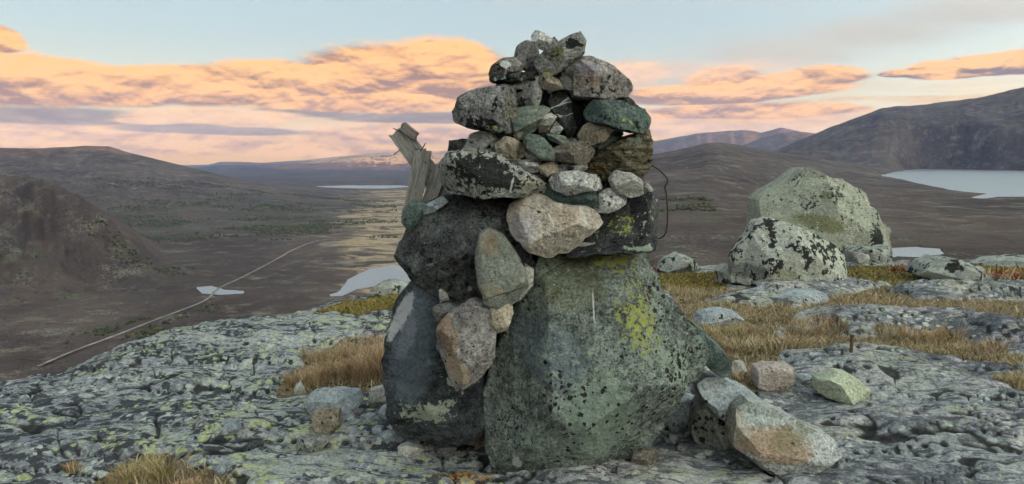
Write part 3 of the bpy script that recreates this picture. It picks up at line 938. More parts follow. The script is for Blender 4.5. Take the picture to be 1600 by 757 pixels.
def stone(name, poly, Y, T, mat, parent=None, sub=4, seed=None, boxy=0.42, facets=5, rough=1.0, planes=(), back=None, zoff=0.0, sharp=24, cut=(0.5, 0.8), step=0.0, grow=1.0):
    """a rock whose outline seen along the view is poly (picture points, taken at distance Y) and whose half depth is T.
    planes: explicit cut faces ((nx, ny, nz), s)"""
    rs = np.random.RandomState(int(abs(poly[0][0] * 7 + poly[0][1] * 13 + Y * 100)) % 99991)
    if grow != 1.0:
        mx, my = sum(p[0] for p in poly) / len(poly), sum(p[1] for p in poly) / len(poly)
        poly = [(mx + (px - mx) * grow, my + (py - my) * grow) for px, py in poly]
    jag = []
    for i in range(len(poly)):
        (x0, y0), (x1, y1) = poly[i], poly[(i + 1) % len(poly)]
        L_ = math.hypot(x1 - x0, y1 - y0); jag.append((x0, y0))
        for t_ in ((0.3, 0.65) if L_ > 26 else (0.5,)):
            t_ += rs.uniform(-.1, .1); d_ = rs.uniform(-.055, .055) * min(L_, 40)
            jag.append((x0 + (x1 - x0) * t_ - (y1 - y0) / L_ * d_, y0 + (y1 - y0) * t_ + (x1 - x0) / L_ * d_))
    poly = jag
    pw = np.array([at(px, py, Y) for px, py in poly])[:, [0, 2]]
    # centre of the outline
    x, z = pw[:, 0], pw[:, 1]
    cr = x * np.roll(z, -1) - np.roll(x, -1) * z
    A = cr.sum() / 2
    cx = ((x + np.roll(x, -1)) * cr).sum() / (6 * A); cz = ((z + np.roll(z, -1)) * cr).sum() / (6 * A)
    q = pw - [cx, cz]
    size = math.sqrt(abs(A))
    # rings shrinking from the outline to the centre, front and back
    nth, kf, kb = {3: (48, 9, 4), 4: (96, 18, 7), 5: (170, 32, 10), 6: (300, 54, 16)}[sub]
    seg = np.linalg.norm(np.roll(q, -1, 0) - q, axis=1)
    B = []
    for i in range(len(q)):
        m_ = max(1, int(round(nth * seg[i] / seg.sum())))
        for j in range(m_):
            B.append(q[i] + (q[(i + 1) % len(q)] - q[i]) * j / m_)
    B = np.array(B)
    if A < 0: B = B[::-1]
    nb = len(B)
    # a little wear on the corners
    for _ in range(1 if boxy < 0.55 else 4):
        B = 0.25 * np.roll(B, 1, 0) + 0.5 * B + 0.25 * np.roll(B, -1, 0)
    bk = T if back is None else back
    rows = []
    rho_f = 1 - (1 - np.arange(1, kf + 1) / kf) ** 1.35
    rho_b = 1 - (1 - np.arange(kb - 1, 0, -1) / kb) ** 1.35
    ex = 2.0 / boxy
    V = [np.array([[0, -T, 0]])]
    for rh in rho_f:
        dp = max(1 - rh ** ex, 0) ** (1 / ex)
        V.append(np.stack([B[:, 0] * rh, np.full(nb, -dp * T), B[:, 1] * rh], 1))
    for rh in rho_b:
        dp = max(1 - rh ** ex, 0) ** (1 / ex)
        V.append(np.stack([B[:, 0] * rh, np.full(nb, dp * bk), B[:, 1] * rh], 1))
    V.append(np.array([[0, bk, 0]]))
    P = np.concatenate(V)
    nr_ = kf + kb - 1
    i_ = np.arange(nb); i2 = (i_ + 1) % nb
    fl = [np.stack([np.zeros(nb, int), 1 + i_, 1 + i2], 1)]
    for k_ in range(nr_ - 1):
        a_, b_ = 1 + k_ * nb, 1 + (k_ + 1) * nb
        fl.append(np.stack([a_ + i_, b_ + i_, b_ + i2], 1)); fl.append(np.stack([a_ + i_, b_ + i2, a_ + i2], 1))
    e_ = 1 + (nr_ - 1) * nb
    fl.append(np.stack([e_ + i_, np.full(nb, len(P) - 1), e_ + i2], 1))
    f = np.concatenate(fl)
    # broken faces: they limit the depth only, so the outline stays
    pl = [(np.array(n, float) / np.linalg.norm(n), q_) for n, q_ in planes]
    if not planes:
        n = np.array([rs.uniform(-.3, .3), -1, rs.uniform(-.1, .4)]); pl.append((n / np.linalg.norm(n), rs.uniform(.62, .8)))
    a0 = rs.uniform(0, 6.28)
    for i in range(facets):
        t_ = a0 + i * 6.28 / max(facets, 1) + rs.uniform(-.5, .5)
        tl = rs.uniform(0.45, 1.1)
        n = np.array([math.cos(t_) * math.sin(tl), -math.cos(tl), math.sin(t_) * math.sin(tl)])
        pl.append((n, rs.uniform(*cut)))
    for _ in range(facets + 3):
        n = rs.normal(size=3); n[1] = -abs(n[1]) - 0.45; n /= np.linalg.norm(n)
        pl.append((n, rs.uniform(0.84, 0.95)))
    P0 = P.copy()
    for n, q_ in pl:
        lim = q_ * (P0 @ n).max()
        lo = (lim - n[0] * P[:, 0] - n[2] * P[:, 2]) / n[1]
        P[:, 1] = np.where(P0[:, 1] < 0, np.maximum(P[:, 1], np.minimum(lo, -0.03 * T)), P[:, 1])
    # uneven surface
    c = np.array([rs.uniform(0, 60) for _ in range(3)])
    s1 = 2.2 / size
    nn = P / (np.linalg.norm(P / [1, max(T / size, .3), 1], axis=1)[:, None] + 1e-6)
    nn /= np.linalg.norm(nn, axis=1)[:, None] + 1e-9
    a1 = fbm(P[:, 0] * s1 + c[0], P[:, 1] * s1 + c[1], P[:, 2] * s1 + c[2], 4, 0.5)
    a2 = fbm(P[:, 0] * s1 * 2.6 + c[1], P[:, 1] * s1 * 2.6 + c[2], P[:, 2] * s1 * 2.6 + c[0], 4, 0.55, True)
    amp = min(T, size * 0.5)
    off = rough * (0.085 * amp * a1 + 0.055 * amp * (a2 - 0.4))
    if sub >= 5:
        s3 = 26.0
        off = off + rough * 0.004 * fbm(P[:, 0] * s3 + c[2], P[:, 1] * s3 + c[0], P[:, 2] * s3 + c[1], 3, 0.6, True)
    if step:   # layered stone: little ledges
        qq = P[:, 2] * 22 / 1.0 + 1.2 * a1 + P[:, 0] * 5
        off = off + step * (qq - np.floor(qq) - 0.5)
    rim = np.clip(1 - np.abs(P0[:, 1]) / (0.35 * T), 0, 1)
    P = P + nn * (off * (1 - 0.6 * rim))[:, None]
    o = mesh_obj(name, P, f, mat, parent, True, RAD(sharp))
    o.location = (cx, Y, cz + zoff)
    return o

def patches_for(poly, Y, lst):
    """picture-space patch description -> stone-local (kind, dx, dz, rx, rz, rot, strength)"""
    pw = np.array([at(px, py, Y) for px, py in poly])[:, [0, 2]]
    x, z = pw[:, 0], pw[:, 1]
    cr = x * np.roll(z, -1) - np.roll(x, -1) * z
    A = cr.sum() / 2
    cx = ((x + np.roll(x, -1)) * cr).sum() / (6 * A); cz = ((z + np.roll(z, -1)) * cr).sum() / (6 * A)
    s = Y / F
    out = []
    for kind, px, py, rx, ry, rot, st in lst:
        p = at(px, py, Y * 0.96)
        out.append((kind, p[0] - cx, p[2] - cz, rx * s, ry * s, rot, st))
    return out

# shared rock kinds
M_GREY = rock_mat('grey_gneiss', (0.145, 0.140, 0.135), (0.24, 0.235, 0.225), 0.75, dark=0.30, yellow=0.06, dscale=30, vein=0.0)
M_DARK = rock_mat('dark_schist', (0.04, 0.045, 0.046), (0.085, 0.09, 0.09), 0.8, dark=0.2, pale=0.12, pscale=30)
M_PALE = rock_mat('pale_granite', (0.34, 0.33, 0.30), (0.47, 0.45, 0.41), 0.65, dark=0.18, dscale=34)
M_WARM = rock_mat('warm_granite', (0.22, 0.185, 0.14), (0.36, 0.31, 0.24), 0.7, dark=0.22, dscale=34)
M_GREEN = rock_mat('green_schist', (0.13, 0.155, 0.135), (0.235, 0.265, 0.225), 0.6, fol=0.5, folrot=0.6, dark=0.12)
M_TEAL = rock_mat('green_stone', (0.075, 0.105, 0.10), (0.15, 0.195, 0.18), 0.55, fol=0.35, folrot=0.3, dark=0.15)
M_SPECK = rock_mat('speckled_granite', (0.30, 0.30, 0.29), (0.50, 0.49, 0.46), 0.9, dark=0.34, dscale=45)
M_BROWN = rock_mat('brown_schist', (0.13, 0.115, 0.095), (0.22, 0.195, 0.16), 0.75, fol=0.4, folrot=-0.2, dark=0.25, yellow=0.1)
M_ORANGE = rock_mat('rusty_granite', (0.26, 0.22, 0.17), (0.40, 0.34, 0.27), 0.7, dark=0.1, orange=0.34)
M_LICH = rock_mat('map_lichened_rock', (0.19, 0.19, 0.18), (0.32, 0.32, 0.30), 0.7, dark=0.36, yellow=0.25, dscale=26, yscale=22)
M_BLUE = rock_mat('bluish_rock', (0.23, 0.26, 0.28), (0.36, 0.39, 0.40), 0.6, dark=0.25)

cairn = bpy.data.objects.new('cairn', None)
COL.objects.link(cairn)
tag(cairn, 'tall cairn of stacked lichened stones on two upright boulders', 'cairn')
_cb = at(850, 745, 3.75)
cairn.location = (0, 0, 0)

def cs(poly, Y, T, mat, label=None, **kw):
    kw.setdefault('grow', 1.15 if T <= 0.10 else 1.03)
    o = stone('stone', poly, Y, T, mat, cairn, **kw)
    if label: o['label'] = label
    return o

# --- the two base boulders
pA = [(845, 402), (880, 386), (930, 380), (985, 382), (1012, 408), (1030, 450), (1058, 488), (1085, 528), (1098, 556), (1084, 590), (1054, 612), (1044, 650), (1014, 696), (982, 722),
      (940, 742), (890, 756), (820, 752), (776, 738), (762, 692), (759, 625), (769, 570), (786, 530), (800, 492), (824, 456), (834, 425)]
mA = rock_mat('boulder_green_lichened', (0.10, 0.112, 0.104), (0.21, 0.238, 0.218), 1.05, shared=False, dark=0.22, pale=0.36, spots=0.0, yellow=0.14, palec=(0.30, 0.36, 0.29), pscale=24,
              fol=0.25, folrot=0.9, sspots=42, yscale=36, bump=0.8, dscale=42, patches=patches_for(pA, 3.84, [
    ('yellow', 955, 405, 50, 26, 0, 0.55), ('yellow', 985, 470, 50, 75, -20, 0.36), ('yellow', 1010, 520, 40, 50, 0, 0.28), ('yellow', 800, 700, 60, 60, 0, 0.1),
    ('spots', 880, 610, 45, 65, 30, 0.55), ('spots', 1030, 480, 40, 90, -30, 0.55), ('spots', 895, 670, 30, 70, -30, 0.4), ('spots', 985, 640, 60, 60, 0, 0.35), ('spots', 1060, 590, 40, 50, 0, 0.4),
    ('blue', 860, 545, 70, 45, -35, 0.55), ('mint', 935, 640, 62, 75, 20, 0.75), ('olive', 890, 440, 60, 45, 0, 0.45), ('mint', 850, 690, 50, 40, 0, 0.4),
    ('white', 926, 474, 1.6, 26, 2, 0.8), ('white', 808, 722, 7, 12, 20, 0.55), ('dark', 800, 660, 40, 60, 0, 0.2)]))
cs(pA, 3.84, 0.34, mA, 'huge greenish boulder with yellow and black lichen at the front of the base', sub=6, facets=2, rough=1.0, boxy=0.46, back=0.35,
   planes=[((0.02, -0.95, 0.22), 0.66), ((-0.68, -0.70, 0.12), 0.66), ((0.55, -0.75, 0.30), 0.66), ((0.42, -0.72, -0.48), 0.62), ((0.85, -0.45, 0.05), 0.74), ((-0.25, -0.85, -0.45), 0.74), ((0.1, -0.75, 0.65), 0.74)])
pB = [(648, 436), (672, 430), (705, 438), (735, 468), (748, 515), (758, 575), (760, 640), (742, 670), (690, 674), (640, 664), (617, 632), (608, 575), (612, 520), (622, 474)]
mB = rock_mat('boulder_dark_slate', (0.045, 0.05, 0.055), (0.10, 0.11, 0.118), 0.9, shared=False, fol=0.5, folrot=1.0, pale=0.0, dark=0.1, bump=0.7, folscale=26, pscale=30, patches=patches_for(pB, 4.1, [
    ('white', 628, 492, 11, 46, -28, 0.8), ('pale', 665, 630, 60, 30, 0, 0.65), ('pale', 720, 600, 40, 60, 0, 0.35), ('lilac', 640, 520, 12, 40, -20, 0.5), ('blue', 650, 530, 40, 100, -10, 0.5)]))
cs(pB, 4.1, 0.36, mB, 'dark slate boulder with a white vein at the back of the base', sub=5, facets=0, rough=1.1, planes=[((-0.72, -0.65, 0.2), 0.75), ((0.25, -0.92, 0.1), 0.78), ((-0.1, -0.8, -0.5), 0.85)])
# --- middle
pC = [(624, 396), (632, 374), (655, 346), (668, 318), (700, 306), (745, 308), (792, 316), (806, 350), (826, 396), (838, 430), (822, 460), (790, 478), (745, 474), (718, 466), (690, 450), (652, 434), (632, 420)]
mC = rock_mat('boulder_black_speckled', (0.05, 0.052, 0.055), (0.12, 0.123, 0.122), 1.0, shared=False, dark=0.22, pale=0.2, spots=0.2, pscale=40, palec=(0.30, 0.31, 0.29), bump=0.65, patches=patches_for(pC, 3.95, [
    ('white', 735, 448, 3, 5, 0, 0.8), ('mint', 670, 330, 14, 14, 0, 0.5)]))
cs(pC, 3.95, 0.33, mC, 'black boulder sprinkled with pale lichen', sub=5, facets=2, planes=[((-0.55, -0.75, 0.25), 0.78), ((-0.2, -0.8, -0.55), 0.8), ((0.5, -0.85, 0.1), 0.8)])
pD = [(752, 371), (764, 363), (782, 370), (804, 398), (816, 420), (821, 444), (802, 464), (778, 477), (758, 466), (749, 430), (747, 395)]
mD = rock_mat('slab_olive_grey', (0.155, 0.165, 0.14), (0.215, 0.225, 0.195), 0.5, shared=False, dark=0.0, patches=patches_for(pD, 3.58, [('rust', 765, 385, 16, 20, 0, 0.3), ('tan', 770, 460, 20, 14, 0, 0.35)]))
cs(pD, 3.58, 0.07, mD, 'smooth olive grey oval slab', facets=0, boxy=0.42, rough=0.5, planes=[((0.1, -0.97, 0.12), 0.8), ((0.7, -0.7, 0.1), 0.93)])
cs([(820, 416), (832, 424), (831, 444), (816, 464), (803, 472), (798, 466), (818, 445)], 3.64, 0.05, M_PALE)
pF = [(735, 468), (760, 472), (775, 490), (772, 560), (746, 590), (712, 607), (700, 582), (683, 542), (687, 507), (706, 486)]
mF = rock_mat('stone_rusty_triangular', (0.15, 0.14, 0.135), (0.25, 0.235, 0.225), 0.85, shared=False, dark=0.16, patches=patches_for(pF, 3.6, [
    ('rust', 698, 530, 16, 40, 15, 0.45), ('tan', 712, 585, 18, 30, 30, 0.8)]))
cs(pF, 3.6, 0.11, mF, 'grey triangular stone with a rusty orange edge', facets=1, boxy=0.45, sub=5, planes=[((0.2, -0.95, 0.15), 0.75), ((-0.7, -0.65, -0.25), 0.72)])
cs([(680, 480), (698, 474), (714, 478), (704, 495), (686, 502), (678, 491)], 3.72, 0.06, M_GREY)
cs([(686, 447), (697, 450), (701, 468), (688, 473)], 3.74, 0.04, M_PALE)
cs([(700, 470), (720, 466), (738, 470), (730, 484), (706, 484)], 3.78, 0.06, M_DARK)
cs([(770, 479), (798, 474), (800, 490), (791, 512), (770, 518), (765, 496)], 3.56, 0.06, M_ORANGE, 'small stone topped with orange lichen')
pJ = [(797, 322), (820, 304), (840, 303), (872, 316), (906, 320), (930, 330), (940, 348), (912, 370), (886, 390), (856, 398), (826, 392), (806, 370), (793, 345)]
mJ = rock_mat('stone_pinkish_granite', (0.36, 0.315, 0.265), (0.47, 0.42, 0.36), 0.6, shared=False, dark=0.0, spots=-0.3, sspots=45, patches=patches_for(pJ, 3.66, [
    ('rust', 878, 340, 26, 18, 0, 0.28), ('lilac', 818, 355, 22, 30, 0, 0.55), ('tan', 812, 325, 16, 18, 0, 0.3), ('white', 862, 345, 1.6, 16, 25, 0.8), ('white', 912, 338, 2.4, 16, 20, 0.6), ('spots', 842, 328, 14, 14, 0, 0.4)]))
cs(pJ, 3.66, 0.18, mJ, 'pale pinkish granite stone at the middle of the cairn', sub=5, facets=0, boxy=0.55, planes=[((-0.1, -0.95, 0.25), 0.76), ((0.55, -0.75, 0.3), 0.82), ((0.25, -0.75, -0.6), 0.74), ((-0.75, -0.6, -0.1), 0.82)])
cs([(853, 302), (862, 286), (900, 294), (925, 288), (929, 322), (890, 318), (856, 309)], 3.6, 0.08, M_TEAL, facets=3)
cs([(862, 282), (870, 272), (904, 269), (930, 275), (936, 294), (905, 299), (886, 304), (868, 296)], 3.55, 0.08, M_SPECK, 'white speckled granite stone', facets=4)
cs([(918, 280), (938, 283), (938, 298), (926, 304), (915, 296)], 3.62, 0.06, M_GREY)
pM = [(694, 252), (705, 239), (740, 235), (782, 240), (806, 256), (832, 272), (852, 287), (847, 300), (820, 305), (760, 308), (702, 302), (692, 282)]
mM = rock_mat('slab_black_and_white', (0.20, 0.21, 0.19), (0.32, 0.325, 0.29), 0.7, shared=False, dark=0.46, dscale=44, pale=0.34, pscale=40, palec=(0.48, 0.49, 0.46), patches=patches_for(pM, 3.7, [
    ('dark', 750, 265, 60, 26, -10, 0.3), ('dark', 790, 285, 40, 12, 0, 0.25), ('white', 800, 290, 2, 12, -15, 0.7), ('tan', 830, 290, 24, 14, 0, 0.4), ('mint', 780, 298, 40, 10, 0, 0.4)]))
cs(pM, 3.7, 0.24, mM, 'broad slab blotched with black lichen', sub=5, facets=1, boxy=0.5, planes=[((0.1, -0.9, 0.35), 0.74), ((0.1, -0.85, -0.4), 0.8), ((-0.8, -0.5, 0.1), 0.86)])
cs([(704, 221), (729, 219), (728, 238), (700, 240)], 3.72, 0.07, M_DARK)
cs([(725, 236), (736, 212), (750, 207), (776, 207), (779, 224), (769, 240), (746, 236)], 3.68, 0.09, M_LICH, facets=4)
cs([(775, 226), (790, 215), (816, 225), (817, 244), (802, 252), (778, 241)], 3.62, 0.08, M_WARM, facets=4)
cs([(790, 210), (820, 208), (824, 226), (800, 226)], 3.8, 0.10, M_DARK)
# --- upper left
pN = [(708, 176), (718, 156), (740, 144), (790, 133), (806, 140), (806, 160), (814, 190), (808, 206), (796, 213), (770, 208), (735, 201), (713, 192)]
mN = rock_mat('stone_grey_rounded', (0.15, 0.148, 0.145), (0.235, 0.23, 0.225), 0.9, shared=False, yscale=40, dark=0.24, dscale=34, bump=0.6, patches=patches_for(pN, 3.7, [('dark', 750, 195, 40, 14, -10, 0.4), ('yellow', 770, 202, 14, 8, 0, 0.45), ('olive', 795, 165, 8, 20, 0, 0.5)]))
cs(pN, 3.7, 0.19, mN, 'large rounded grey stone jutting out of the cairn', sub=5, facets=2, boxy=0.6, planes=[((-0.3, -0.75, 0.6), 0.76), ((-0.35, -0.85, -0.3), 0.78)])
cs([(788, 170), (800, 160), (812, 182), (816, 212), (806, 218), (794, 196)], 3.6, 0.05, M_BROWN)
cs([(768, 122), (800, 118), (838, 113), (832, 123), (795, 129), (770, 128)], 3.66, 0.10, M_DARK, boxy=0.5, facets=2)
cs([(775, 130), (800, 126), (832, 121), (850, 120), (842, 142), (800, 144), (777, 138)], 3.74, 0.13, M_GREY)
pP = [(763, 118), (768, 104), (784, 93), (804, 91), (818, 104), (814, 116), (788, 121), (766, 122)]
mP = rock_mat('stone_loaf', (0.14, 0.125, 0.11), (0.22, 0.20, 0.18), 0.85, shared=False, dark=0.25, patches=patches_for(pP, 3.68, [('white', 791, 98, 8, 6, 0, 0.9), ('white', 790, 110, 1.5, 7, -10, 0.6)]))
cs(pP, 3.68, 0.12, mP, 'loaf shaped stone with a white patch', facets=1, boxy=0.7)
cs([(803, 92), (808, 73), (822, 64), (838, 68), (843, 85), (839, 106), (823, 112), (808, 105)], 3.74, 0.11, M_GREY, 'upright rounded stone near the summit', facets=1, boxy=0.75)
cs([(832, 56), (838, 49), (850, 54), (861, 63), (858, 74), (850, 77), (834, 72)], 3.74, 0.06, M_SPECK, 'small pale stone balanced on the very top', facets=3)
cs([(859, 64), (866, 59), (871, 65), (868, 74), (860, 74)], 3.8, 0.04, M_GREY)
pS = [(837, 94), (860, 73), (885, 61), (905, 53), (914, 68), (911, 86), (896, 98), (870, 116), (855, 123), (845, 116), (836, 101)]
mS = rock_mat('slab_tilted_grey', (0.15, 0.148, 0.14), (0.235, 0.23, 0.215), 0.85, shared=False, yscale=40, dark=0.2, patches=patches_for(pS, 3.64, [('olive', 872, 80, 12, 10, 0, 0.8), ('yellow', 856, 113, 12, 9, 0, 0.6), ('dark', 895, 65, 18, 10, 0, 0.4)]))
cs(pS, 3.64, 0.11, mS, 'tilted grey slab near the summit', sub=5, facets=1, boxy=0.48, planes=[((-0.1, -0.95, 0.1), 0.76), ((0.35, -0.65, -0.65), 0.86)])
pT = [(876, 112), (905, 93), (922, 92), (950, 105), (980, 127), (986, 138), (976, 152), (950, 158), (920, 157), (896, 153), (892, 138), (894, 126)]
mT = rock_mat('stone_large_grey_brown', (0.155, 0.14, 0.13), (0.25, 0.23, 0.215), 0.9, shared=False, dark=0.2, patches=patches_for(pT, 3.7, [('lilac', 920, 108, 24, 12, -20, 0.55), ('rust', 925, 125, 18, 14, 0, 0.3), ('dark', 945, 140, 20, 10, 0, 0.3)]))
cs(pT, 3.7, 0.18, mT, 'large grey brown stone below the summit slab', sub=5, facets=1, boxy=0.55, planes=[((0.3, -0.75, 0.6), 0.78), ((-0.4, -0.85, -0.2), 0.76), ((0.45, -0.8, -0.3), 0.8)])
cs([(866, 114), (884, 112), (898, 124), (894, 142), (880, 138), (870, 126)], 3.66, 0.06, M_LICH)
cs([(838, 122), (850, 119), (872, 126), (879, 139), (860, 143), (846, 137)], 3.64, 0.06, M_WARM)
cs([(819, 136), (838, 128), (845, 146), (840, 165), (826, 170), (817, 150)], 3.64, 0.07, M_GREY)
cs([(800, 150), (820, 144), (824, 168), (802, 170)], 3.7, 0.07, M_BROWN)
cs([(856, 149), (878, 142), (892, 164), (899, 196), (890, 216), (876, 198), (862, 170)], 3.72, 0.07, rock_mat('dark_quartz_veined', (0.05, 0.052, 0.052), (0.10, 0.105, 0.10), 0.85, dark=0.1, vein=0.9, pale=0.15, pscale=30), 'dark leaning stone streaked with white quartz', facets=3)
cs([(895, 158), (930, 160), (936, 186), (910, 208), (896, 220), (884, 206)], 3.86, 0.10, M_DARK)
cs([(802, 173), (846, 168), (857, 173), (841, 196), (816, 216), (806, 206)], 3.62, 0.08, M_GREEN, 'grey green triangular stone', facets=2, boxy=0.45)
cs([(841, 188), (860, 178), (869, 183), (861, 196), (843, 195)], 3.6, 0.05, M_PALE)
cs([(840, 195), (859, 196), (857, 206), (843, 207)], 3.64, 0.05, M_WARM)
cs([(868, 190), (879, 201), (873, 209), (860, 207)], 3.62, 0.04, M_SPECK)
cs([(832, 206), (852, 205), (872, 216), (882, 230), (868, 234), (848, 218)], 3.68, 0.06, M_DARK)
cs([(856, 208), (882, 214), (888, 222), (876, 226), (860, 219)], 3.6, 0.05, M_GREEN)
cs([(820, 220), (828, 212), (843, 214), (858, 227), (868, 242), (862, 251), (842, 248), (824, 234)], 3.58, 0.07, M_GREEN, 'oval green stone lying aslant', facets=1, boxy=0.68)
cs([(818, 236), (832, 240), (846, 250), (842, 258), (824, 250)], 3.62, 0.05, M_PALE)
cs([(870, 230), (882, 217), (904, 216), (910, 226), (888, 230)], 3.66, 0.06, M_DARK)
cs([(868, 232), (886, 224), (914, 223), (926, 236), (916, 253), (882, 253), (869, 244)], 3.58, 0.08, M_BROWN, facets=4)
cs([(873, 263), (886, 253), (910, 250), (916, 262), (906, 271), (880, 269)], 3.6, 0.06, M_LICH)
cs([(844, 259), (868, 253), (873, 266), (862, 278), (846, 271)], 3.6, 0.06, M_ORANGE)
cs([(802, 254), (838, 252), (842, 268), (824, 270), (808, 262)], 3.6, 0.06, M_SPECK)
cs([(820, 266), (845, 266), (862, 277), (856, 290), (838, 278)], 3.66, 0.06, M_BROWN)
# --- upper right
pAA = [(913, 176), (928, 157), (965, 160), (1005, 171), (1016, 185), (1012, 200), (998, 208), (966, 204), (936, 198), (918, 189)]
mAA = rock_mat('slab_dark_green', (0.065, 0.09, 0.082), (0.12, 0.155, 0.14), 0.7, shared=False, yscale=40, dark=0.2, fol=0.4, folrot=-0.2, patches=patches_for(pAA, 3.62, [('yellow', 985, 192, 26, 10, -10, 0.36), ('dark', 935, 175, 16, 14, 0, 0.2)]))
cs(pAA, 3.62, 0.15, mAA, 'dark green slab with yellow lichen jutting to the side', sub=5, facets=2, boxy=0.5, planes=[((0, -0.6, 0.8), 0.78), ((0.1, -0.85, -0.45), 0.78)])
cs([(940, 154), (972, 148), (986, 158), (998, 168), (990, 177), (945, 166)], 3.72, 0.1, M_DARK)
cs([(904, 212), (912, 199), (926, 190), (956, 204), (944, 219), (920, 227), (908, 221)], 3.6, 0.08, M_WARM, 'wedge shaped tan stone', facets=3, boxy=0.5)
cs([(928, 230), (966, 206), (972, 212), (952, 233), (936, 237)], 3.68, 0.07, M_GREEN)
pCC = [(900, 258), (935, 238), (962, 220), (1005, 203), (1011, 216), (1010, 250), (1003, 271), (985, 281), (930, 279), (902, 272)]
mCC = rock_mat('layered_brown_schist', (0.15, 0.13, 0.085), (0.25, 0.22, 0.155), 0.7, shared=False, fol=0.9, folrot=-0.28, folscale=70, dark=0.2, bump=1.0, patches=patches_for(pCC, 3.8, [('yellow', 965, 255, 50, 20, 10, 0.2), ('pale', 985, 220, 30, 12, 20, 0.35), ('rust', 930, 262, 24, 10, 0, 0.3)]))
cs(pCC, 3.8, 0.24, mCC, 'large layered brown schist stone', sub=5, facets=1, boxy=0.45, step=0.012, planes=[((0.05, -0.97, 0.1), 0.78), ((0.1, -0.6, 0.8), 0.86)])
cs([(953, 281), (962, 268), (985, 272), (1001, 284), (1001, 302), (982, 307), (960, 297)], 3.6, 0.1, M_PALE, 'pale rounded stone on the cairn edge', facets=1, boxy=0.7)
cs([(928, 312), (950, 296), (976, 300), (974, 318), (950, 331), (932, 330)], 3.62, 0.08, M_SPECK)
cs([(1002, 288), (1010, 286), (1020, 297), (1012, 304), (1002, 299)], 3.75, 0.05, M_LICH)
cs([(1012, 312), (1026, 313), (1024, 324), (1018, 333), (1011, 326)], 3.8, 0.05, M_BLUE)
cs([(920, 282), (955, 278), (962, 300), (930, 304)], 3.78, 0.1, M_DARK)
pFF = [(934, 336), (968, 320), (985, 305), (1012, 300), (1022, 320), (1019, 348), (1014, 384), (975, 392), (925, 390), (880, 398), (900, 360)]
mFF = rock_mat('black_yellow_lichened', (0.04, 0.042, 0.045), (0.075, 0.078, 0.08), 0.7, shared=False, yscale=40, dark=0.2, pale=0.18, pscale=24, yellow=0.2, patches=patches_for(pFF, 3.82, [('yellow', 968, 350, 26, 26, 0, 0.24), ('white', 912, 382, 16, 3, 8, 0.7), ('black', 1000, 335, 14, 34, 8, 0.9), ('pale', 1000, 385, 30, 8, 0, 0.4)]))
cs(pFF, 3.82, 0.28, mFF, 'black stone flecked with yellow lichen', sub=5, facets=1, boxy=0.5, planes=[((-0.35, -0.9, 0.05), 0.76), ((0.75, -0.6, 0.1), 0.78)])
# --- lower right leaning slab and small left stones
cs([(1062, 488), (1092, 510), (1118, 535), (1140, 562), (1143, 586), (1128, 590), (1098, 566), (1072, 540)], 4.05, 0.2, M_TEAL, 'narrow dark slab leaning against the huge boulder', facets=3, boxy=0.5)
cs([(632, 326), (648, 314), (664, 318), (660, 345), (642, 360), (630, 346)], 3.8, 0.08, M_TEAL)
cs([(662, 322), (690, 308), (698, 316), (680, 330), (664, 334)], 3.74, 0.06, M_BLUE)
# --- filler stones packed inside, coloured dark to stand for shade in the gaps
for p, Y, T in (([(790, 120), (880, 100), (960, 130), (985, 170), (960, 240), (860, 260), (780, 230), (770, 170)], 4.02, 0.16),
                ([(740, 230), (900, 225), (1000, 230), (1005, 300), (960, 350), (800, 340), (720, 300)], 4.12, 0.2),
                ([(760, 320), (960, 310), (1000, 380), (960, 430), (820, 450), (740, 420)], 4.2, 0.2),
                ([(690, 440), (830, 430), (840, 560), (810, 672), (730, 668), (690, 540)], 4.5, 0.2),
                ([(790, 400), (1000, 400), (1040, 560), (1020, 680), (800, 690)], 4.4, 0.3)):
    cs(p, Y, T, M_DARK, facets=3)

# ------------------------------------------------------------------ boulders and loose stones on the ground
def ground_stone(name, poly, T, mat, label, cat='stone', group=None, Yc=None, sink=0.02, sit=0.55, **kw):
    ys = max(p[1] for p in poly)
    xs = [p[0] for p in poly if p[1] > ys - 6]
    c = on_ground(sum(xs) / len(xs), ys)
    Y = Yc if Yc else c[1] + T * sit
    o = stone(name, poly, Y, T, mat, None, **kw)
    bottom = min((o.matrix_basis @ v.co).z for v in o.data.vertices)
    gx, gy = o.location.x, o.location.y
    if Yc is None:
        gz = ground_h(gx, gy)
        lo = min(gz, ground_h(gx, gy - T * 0.5)) - sink
        if bottom > lo:          # grow the foot down into the ground rather than let it hover
            me = o.data
            co = np.empty(len(me.vertices) * 3, dtype=np.float32); me.vertices.foreach_get('co', co); co = co.reshape(-1, 3)
            b = co[:, 2].min(); t = co[:, 2].max()
            w = np.clip(1 - (co[:, 2] - b) / max(0.6 * (t - b), 1e-4), 0, 1)
            co[:, 2] -= w * (bottom - lo)
            me.vertices.foreach_set('co', co.ravel()); me.update()
    return tag(o, label, cat, group)

